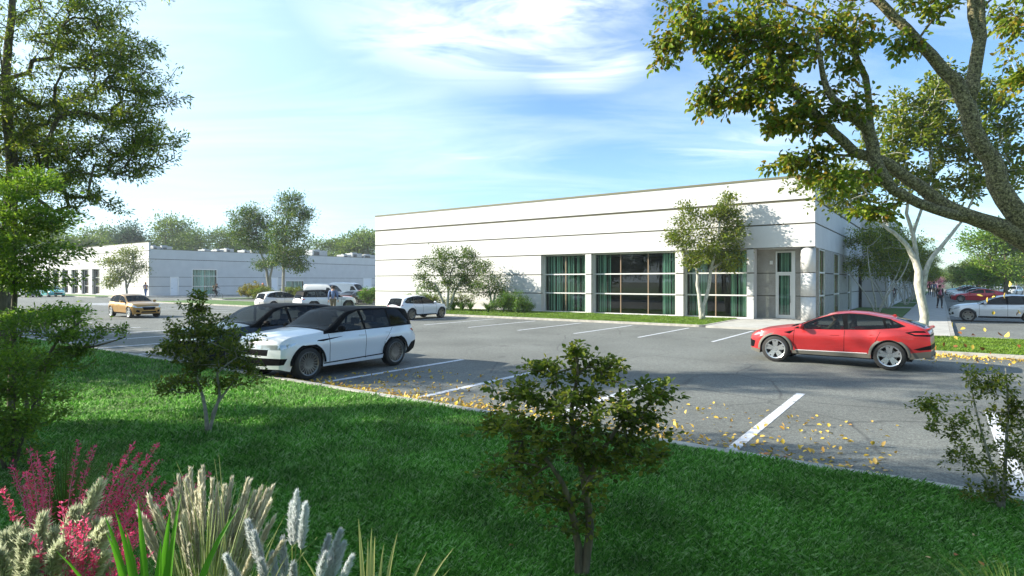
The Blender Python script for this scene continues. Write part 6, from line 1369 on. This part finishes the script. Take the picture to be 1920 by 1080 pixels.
for k, (px, v) in enumerate([(866,-3.4),(882,-3.2),(915,-3.6),(850,-3.0)]):
    b = fl(px, v); o = empty('strap_leaf_plant', b, 0, ('leftmost','second','third','smallest')[k] + ' spiky strap-leaved plant at the foot of the white front', 'plant', 'spiky plants before the white front')
    blades('leaves', None, 70, 1.1, 0.95, 0.07, M['strap'], 0.9, 200+k, o)
# ---------- foreground planting (bottom left)
def spikes(px_tips, px_base, Y, label, seed, mat='pink', stem='pink_stem', name='flower_spike'):
    rx = random.Random(seed+7); px_tips = list(px_tips)
    for _ in range(4):
        a = rx.choice(px_tips); px_tips.append((a[0]+rx.uniform(-30,30), a[1]+rx.uniform(10,75), a[2]+rx.uniform(-.15,.15)))
        B = P(px_base, 528, Y); B.z = 0.1; rng = np.random.default_rng(seed)
    root = empty('flowering_plant', B, 0, label, 'plant'); 
    for (tx, ty, dz) in px_tips:
        T = P(tx, ty, Y+dz) - B; st = MB(); pts = []; n = 9
        ctrl = Vector((T.x*0.25, T.y*0.3, T.z*0.62)); b0 = Vector((rng.uniform(-.05,.05), rng.uniform(-.05,.05), 0))
        for i in range(n+1):
            t = i/n; pts.append(b0*(1-t)**2 + ctrl*2*t*(1-t) + T*t*t)
        s_ = st.tube(pts, [0.0045*(1-0.75*i/n) for i in range(n+1)], 5).build('stalk', M[stem], root, smooth=True, recalc=False)
        pos = []; dr = []
        for i in range(170):
            t = 0.50 + 0.50*rng.random()**0.9; q = b0*(1-t)**2 + ctrl*2*t*(1-t) + T*t*t; a = rng.uniform(0,6.28); r_ = 0.026*(1.25-t)*rng.uniform(0.3,1.6)
            pos.append((q.x+r_*math.cos(a), q.y+r_*math.sin(a), q.z+rng.normal()*0.004)); dr.append((math.cos(a)*0.8, math.sin(a)*0.8, 0.7))
        leaf_mesh('blossoms', np.array(pos), 0.021, M[mat], s_, dirs=np.array(dr), asp=0.42, shape=4, rng=rng)
    blades('leaves', None, 60, 0.55, 0.5, 0.010, M['fine'], 0.7, seed+1, root)
    return root
spikes([(55,842,0),(70,850,.1),(148,828,.1),(178,833,0),(95,845,-.2),(2,915,-.4),(20,870,.2)], 95, 3.6, 'pink-flowered plant at the far left with upright spikes', 301)
spikes([(250,832,0),(297,832,.1),(300,862,0),(262,850,.2),(235,860,-.1),(210,868,.1),(190,900,-.2),(160,920,-.2)], 120, 3.5, 'pink-flowered plant whose spikes lean right over the lawn', 303)
spikes([(395,888,.1),(350,892,0),(310,903,.1),(330,915,-.1),(300,930,0),(275,910,.2),(255,940,-.1)], 150, 3.45, 'pink-flowered plant with low spikes bending behind the tall reed grass', 305)
spikes([(62,1005,-.3),(180,1030,-.3),(115,940,-.3),(130,980,-.3),(160,965,-.4),(280,1040,-.3),(245,1000,-.3)], 150, 3.1, 'pink-flowered plant nearest the viewer with short spikes', 307)
def plumes(tips, px_base, Y, label, mat, seed, wd=0.028, ln=0.22, stem='stalk', bl='fine', nb=90, bh=0.9, bs=0.35, name='plume_grass', dens=520, hair=0.03, bw=0.006, tipdir=0.0, sharp=0, extra=0):
    rx = random.Random(seed+7); tips = list(tips)
    for _ in range(extra):
        a = rx.choice(tips); tips.append((a[0]+rx.uniform(-26,26), a[1]+rx.uniform(5,60), a[2]+rx.uniform(-.15,.15)))
    B = P(px_base, 528, Y); B.z = 0.1; rng = np.random.default_rng(seed); root = empty(name, B, 0, label, 'grass')
    for (tx, ty, dz) in tips:
        T = P(tx, ty, Y+dz) - B; ctrl = Vector((T.x*0.3, T.y*0.3, T.z*0.6)); pts = []; n = 8; b0 = Vector((rng.uniform(-.08,.08), rng.uniform(-.06,.06), 0))
        for i in range(n+1):
            t = i/n; pts.append(b0*(1-t)**2 + ctrl*2*t*(1-t) + T*t*t)
        d = (pts[-1]-pts[-2]).normalized(); L_ = ln*rng.uniform(0.85,1.2)
        MB().tube(pts, [0.003]*(n+1), 4).build('stalk', M[stem], root, smooth=True, recalc=False)
        t = rng.random(dens); r_ = wd*(np.sin(np.pi*np.clip(t*0.92+0.06,0,1))**0.8 if not sharp else np.clip(t*6,0,1)*(1.02-t)*1.5)*rng.random(dens)**0.6; a = rng.uniform(0,6.28,dens)
        u_ = np.array(d.orthogonal().normalized()); w_ = np.array(d.cross(Vector(u_)).normalized()); dn = np.array(d)
        rad_ = np.cos(a)[:,None]*u_ + np.sin(a)[:,None]*w_
        pos = np.array(pts[-1]) - dn*((1-t)*L_)[:,None] + rad_*(r_*0.45)[:,None]
        leaf_mesh('plume', pos, hair, M[mat], root, dirs=dn*(4.5 if sharp else 2.2) + rad_*0.6, asp=0.11, shape=4, rng=rng, up=0)
    if nb: blades('leaves', None, nb, bh, bs, bw, M[bl], 0.5, seed+1, root)
    return root
plumes([(317,938,0),(330,925,.05),(348,908,0),(357,885,.05),(375,892,-.05),(381,882,.1),(398,905,0),(408,915,.05),(420,918,-.1),(434,902,.1),(463,905,0),(468,908,.1),(476,928,0),(488,920,.05),(510,918,0),(505,945,-.1),(512,975,-.1),(295,955,-.1),(280,935,-.1),(262,965,-.1),(455,935,.1),(442,955,0),(395,950,-.1),(365,960,-.1),(500,990,-.1),(270,1000,-.2),(340,990,-.2)],
  385, 3.05, 'tall reed grass with straw-coloured pointed plumes in the middle of the planting', 'plume', 320, 0.015, 0.28, nb=430, bh=1.45, bs=0.34, bw=0.0065, bl='reed', hair=0.036, dens=1000, sharp=1, extra=30)
plumes([(186,912,0),(80,975,-.1),(30,995,-.1),(45,1010,-.2),(180,985,0),(100,1000,-.1),(10,1010,-.1),(140,960,0),(195,985,-.1),(60,1020,-.2),(120,1020,-.2),(0,1040,-.3)],
  40, 3.1, 'feathery pale green plume grass in the bottom left corner', 'plume_green', 330, 0.036, 0.34, nb=160, bh=0.8, bs=0.45, bl='reed', hair=0.055, dens=1700, extra=14)
plumes([(556,925,0),(548,945,.05),(465,980,0),(477,1000,-.05),(530,1012,0),(616,1008,.05),(638,998,0),(645,1020,0),(659,1046,-.05),(425,1045,-.1),(610,1040,-.1),(550,1060,-.2)],
  545, 2.85, 'silver foxtail grass with fuzzy grey heads right of the reed grass', 'plume_silver', 340, 0.032, 0.22, nb=170, bh=0.8, bs=0.55, hair=0.026, dens=2000, extra=6)
def strap_clump(px, Y, label, tips, wd, mat, seed):
    B = P(px, 528, Y); B.z = 0.1; root = empty('strap_leaf_plant', B, 0, label, 'plant'); rng = np.random.default_rng(seed)
    for (tx, ty, dz) in tips:
        T = np.array(P(tx, ty, Y+dz) - B); V = []; c = np.array([T[0]*0.15, T[1]*0.2, T[2]*0.75]); n = 12; s = np.array([1.0,0.25*rng.normal(),0.0]); s /= np.linalg.norm(s); b0 = np.array([rng.uniform(-.05,.05),0,0])
        for i in range(n+1):
            t = i/n; p = b0*(1-t)**2 + c*2*t*(1-t) + T*t*t; w = wd*(1-t**3)*0.5+0.0006; V += [p-s*w, p+np.array([0,w*0.5,0]), p+s*w]
        I = []
        for i in range(n):
            for j in (0,1): q_ = i*3+j; I += [q_,q_+1,q_+4,q_+3]
        bignp('leaf', np.array(V), 4, M[mat], root, np.array(I), smooth=True)
    return root
strap_clump(285, 2.55, 'broad bright green strap-leaved plant in front of the reed grass', [(258,935,0),(215,955,0),(320,955,.1),(195,965,.1),(340,925,.2),(105,1033,-.1),(200,1000,-.1),(450,950,.2),(302,1010,0),(235,990,.1)], 0.050, 'strap_bright', 350)
strap_clump(690, 2.5, 'plant with a few long straw-yellow blades at the bottom edge', [(672,973,0),(697,990,0),(703,1005,.1),(745,1000,.1),(850,1028,.1),(690,1010,.1),(566,1040,0),(800,1035,.1),(720,1020,0),(845,1065,0)], 0.030, 'straw', 352)
strap_clump(430, 2.7, 'thin yellow-green arching blades leaning right over the foxtail grass', [(595,1007,.1),(535,965,.1),(560,1010,.1),(410,850,.3),(330,865,.3),(402,860,.3),(520,1045,0)], 0.006, 'straw', 354)
B = P(1900,528,3.6); B.z = 0.1; o = empty('wispy_grass', B, 0, 'wispy fine grass tuft in the bottom right corner', 'grass'); blades('leaves', None, 260, 0.85, 0.95, 0.005, M['fine'], 1.0, 360, o, aim=(-0.5,0.2,0))
B = P(120,528,5.2); B.z = 0.1; o = empty('fine_grass_tuft', B, 0, 'fine upright grass tuft behind the pink flower spikes', 'grass'); blades('leaves', None, 260, 1.15, 0.75, 0.005, M['fine'], 0.5, 362, o)
# ------------------------------------------------------------------ lawn grass: blades over the foreground lawn
rng = np.random.default_rng(77)
def lawn_pts(n, dens_world):
    px = rng.uniform(-80,2000,n); py = 640 + (1110-640)*rng.random(n)**0.9; Y = 2.4*F/(py-HY); X = (px-CX)/F*Y
    wx = rng.uniform(-26,16,dens_world); wy = rng.uniform(2.0,27,dens_world)
    X = np.concatenate([X,wx]); Y = np.concatenate([Y,wy]); c, s = math.cos(-ROT), math.sin(-ROT); dx, dy = X-CXW, Y-CYW
    w = c*dx - s*dy; v = s*dx + c*dy; k = v < -31.42; return X[k], Y[k], w[k], v[k]
X, Y_, w, v = lawn_pts(350000, 90000)
e = np.clip((-31.37-v)/1.5,0,1); zz = 0.115 + e*(0.05*np.sin(w*0.33+1.2)*np.sin(v*0.5) + 0.02*np.sin(w*1.1)*np.sin(v*0.9+2)) - 0.004
def blade_field(name, X, Y, Z, mat, h0, label, w0=0.0042, wk=0.00046):
    n = len(X); a = rng.uniform(0,2*np.pi,n); lean = rng.uniform(0.15,0.9,n); h = h0*rng.uniform(0.6,1.35,n); D = np.sqrt(X*X+Y*Y); wd = (w0 + wk*D)*rng.uniform(0.6,1.3,n)
    patch = 0.85 + 0.3*np.sin(X*1.7+np.sin(Y*1.3)*2)*np.sin(Y*2.1); h = h*patch
    d = np.stack([np.cos(a),np.sin(a),0*a],1); s = np.stack([-np.sin(a),np.cos(a),0*a],1); b = np.stack([X,Y,Z],1); up = np.array([0,0,1.0])
    V = np.stack([b - s*wd[:,None], b + s*wd[:,None], b + d*(lean*h*0.5)[:,None] + up*(h*0.62)[:,None] + s*(wd*0.7)[:,None], b + d*(lean*h*1.25)[:,None] + up*(h*0.92)[:,None]],1).reshape(-1,3)
    o = bignp(name, V, 4, mat, None, np.arange(n*4)); return tag(o, label, 'grass', None, 'stuff')
blade_field('lawn_grass', X, Y_, zz, M['blade'], 0.085, 'short green grass covering the foreground lawn')
def strip_grass(w0, w1, v0, v1, n, nm, lab, h=0.07):
    w = rng.uniform(w0,w1,n); v = rng.uniform(v0,v1,n); c, s = math.cos(ROT), math.sin(ROT); X = CXW + c*w - s*v; Y = CYW + s*w + c*v
    blade_field(nm, X, Y, np.full(n,0.113), M['blade_lit'], h, lab, 0.004, 0.0005)
strip_grass(-38,-4.5,-7.2,-0.1,60000,'strip_grass','short sunlit grass of the strip before the white front')
strip_grass(3.6,24,-14.6,-7.8,60000,'kerb_grass','short sunlit grass on the kerb lawn behind the red car')
# ------------------------------------------------------------------ fallen and falling leaves
def leaf_proto(k):
    r_ = random.Random(k); s = 0.075; out = []; n = 5
    V = [(0,0,0)]; w = (0.30,0.36,0.26)[k]; c = (0.10,0.2,0.05)[k]
    for i in range(1,n): t = i/n; V += [(t*s, w*s*math.sin(math.pi*t**0.8), c*s*math.sin(math.pi*t)+0.12*s*w*2), (t*s, 0, c*s*math.sin(math.pi*t)*0.3), (t*s, -w*s*math.sin(math.pi*t**0.8), c*s*math.sin(math.pi*t)+0.12*s*w)]
    V.append((s*1.05,0,c*s*0.2)); F_ = [(0,2,1),(0,3,2)]
    for i in range(n-2): a = 1+i*3; F_ += [(a,a+1,a+4,a+3),(a+1,a+2,a+5,a+4)]
    a = 1+(n-2)*3; F_ += [(a,a+1,len(V)-1),(a+1,a+2,len(V)-1)]
    me = bpy.data.meshes.new('fallen_leaf'); me.from_pydata(V,[],F_); me.polygons.foreach_set('use_smooth',[True]*len(F_)); me.update(); me.materials.append(None); return me
LM = [leaf_proto(k) for k in range(3)]
cols_ = [pmat('leaf_ochre',(0.60,0.40,0.06),0.6),pmat('leaf_amber',(0.68,0.49,0.08),0.6),pmat('leaf_tan',(0.58,0.38,0.15),0.6),pmat('leaf_rust',(0.34,0.12,0.025),0.6),pmat('leaf_olive_gold',(0.36,0.27,0.03),0.6)]
def drop_leaf(loc, rot, sc, cm, name, label, group, k):
    o = bpy.data.objects.new(name, LM[k % 3]); COL.objects.link(o); o.location = loc; o.rotation_euler = rot; o.scale = (sc,sc,sc)
    o.material_slots[0].link = 'OBJECT'; o.material_slots[0].material = cm
    return tag(o, label, 'leaf', group)
rr = random.Random(91); far_leaves = []; cand = []
for k in range(3800):
    w = rr.uniform(-8.2, 5.6); t = rr.random(); v = -31.15 + (rr.expovariate(1/0.30) if t < 0.8 else rr.uniform(0,3.6))
    if w > 1.0 and rr.random() < 0.35 and t < 0.72: continue
    if v > -27 or (w < -6.9 and v > -30.6): continue
    if w > 2.0 and t >= 0.72 and rr.random() < 0.25: continue
    cand.append((w, v))
cam_w, cam_v = (LOTI @ Vector((0,0,0))).xy
cand.sort(key=lambda p: (p[0]-cam_w)**2 + (p[1]-cam_v)**2)
for i, (w, v) in enumerate(cand):
    if i < 290:
        drop_leaf(L(w,v,0.012), (rr.uniform(-.35,.35), rr.uniform(-.35,.35), rr.uniform(0,6.28)), rr.uniform(0.55,1.2), cols_[rr.choice([0,0,1,1,2,2,4,4,3])], 'fallen_leaf', 'yellow or tan fallen leaf lying on the asphalt near the front lawn kerb', 'fallen leaves along the front kerb', i)
    else: far_leaves.append((w, v))
for k in range(2600):
    w = 5.0 + 30*rr.random()**1.6; far_leaves.append((w, -14.95 - rr.expovariate(1/0.30) - (rr.uniform(0,2) if rr.random() < 0.15 else 0)))
pp = np.array([tuple(L(w,v,0.012)) for w, v in far_leaves])
o = leaf_mesh('leaf_litter', pp, 0.085, M['fallen'], None, asp=0.6, shape=6, rng=np.random.default_rng(9), up=0.9); V_ = o.data.vertices
tag(o, 'scattered yellow leaf litter along the kerbs further away', 'leaves', None, 'stuff')
dirs = np.random.default_rng(3).normal(size=(60,3)); 
for i, (px, py, c) in enumerate([(1787,614,1),(1811,615,1),(1797,622,3),(1789,630,1),(1828,628,3),(1848,622,1),(1871,622,3),(1883,632,1),(1771,641,3),(1787,648,3),(1811,652,3),(1824,646,4),(1846,656,3),(1857,659,3),(1755,658,3),(1909,646,3),(1829,676,3),(1897,680,1),(1862,551,3),(1866,556,1),(1831,553,1),(1892,538,1),(1910,581,0),(1915,522,3),(1863,583,1),(1912,584,3),(1852,557,0),(1884,560,1)]):
    q = P(px,py,5.6+rr.uniform(-.6,.8)); drop_leaf(q, (rr.uniform(0,6),rr.uniform(0,6),rr.uniform(0,6)), rr.uniform(0.55,0.8), cols_[c], 'falling_leaf', 'orange or yellow leaf falling through the air at the right', 'leaves falling at the right', i)
for i, (px, py) in enumerate([(1145,1015),(965,1028),(1372,950),(1340,968),(1500,1015),(1410,1062),(1745,1050),(1790,1045),(1720,1064),(1845,1065),(1830,1008),(635,860),(865,905),(1290,990),(1560,1040),(1240,960)]):
    q = G(px,py,0.15); drop_leaf(Vector((q.x,q.y,0.165)), (rr.uniform(-.3,.3),rr.uniform(-.3,.3),rr.uniform(0,6)), 0.8, cols_[3 if i % 2 else 2], 'lawn_leaf', 'rusty fallen leaf lying in the front lawn grass', 'fallen leaves on the front lawn', i)
# ------------------------------------------------------------------ air
hm_ = bpy.data.materials.new('haze'); hm_.use_nodes = True; ht = hm_.node_tree; ht.nodes.clear()
ho = ht.nodes.new('ShaderNodeOutputMaterial'); hv = ht.nodes.new('ShaderNodeVolumePrincipled'); hv.inputs['Color'].default_value = (0.86,0.94,1.0,1); hv.inputs['Density'].default_value = 0.0004; hv.inputs['Anisotropy'].default_value = 0.2
ht.links.new(hv.outputs[0], ho.inputs['Volume'])
hz_ = MB().box(-260,330,-120,330,-1.5,27).build('haze', hm_, None); tag(hz_, 'pale morning haze over the whole lot', 'haze', None, 'stuff')
scn.cycles.volume_bounces = 0
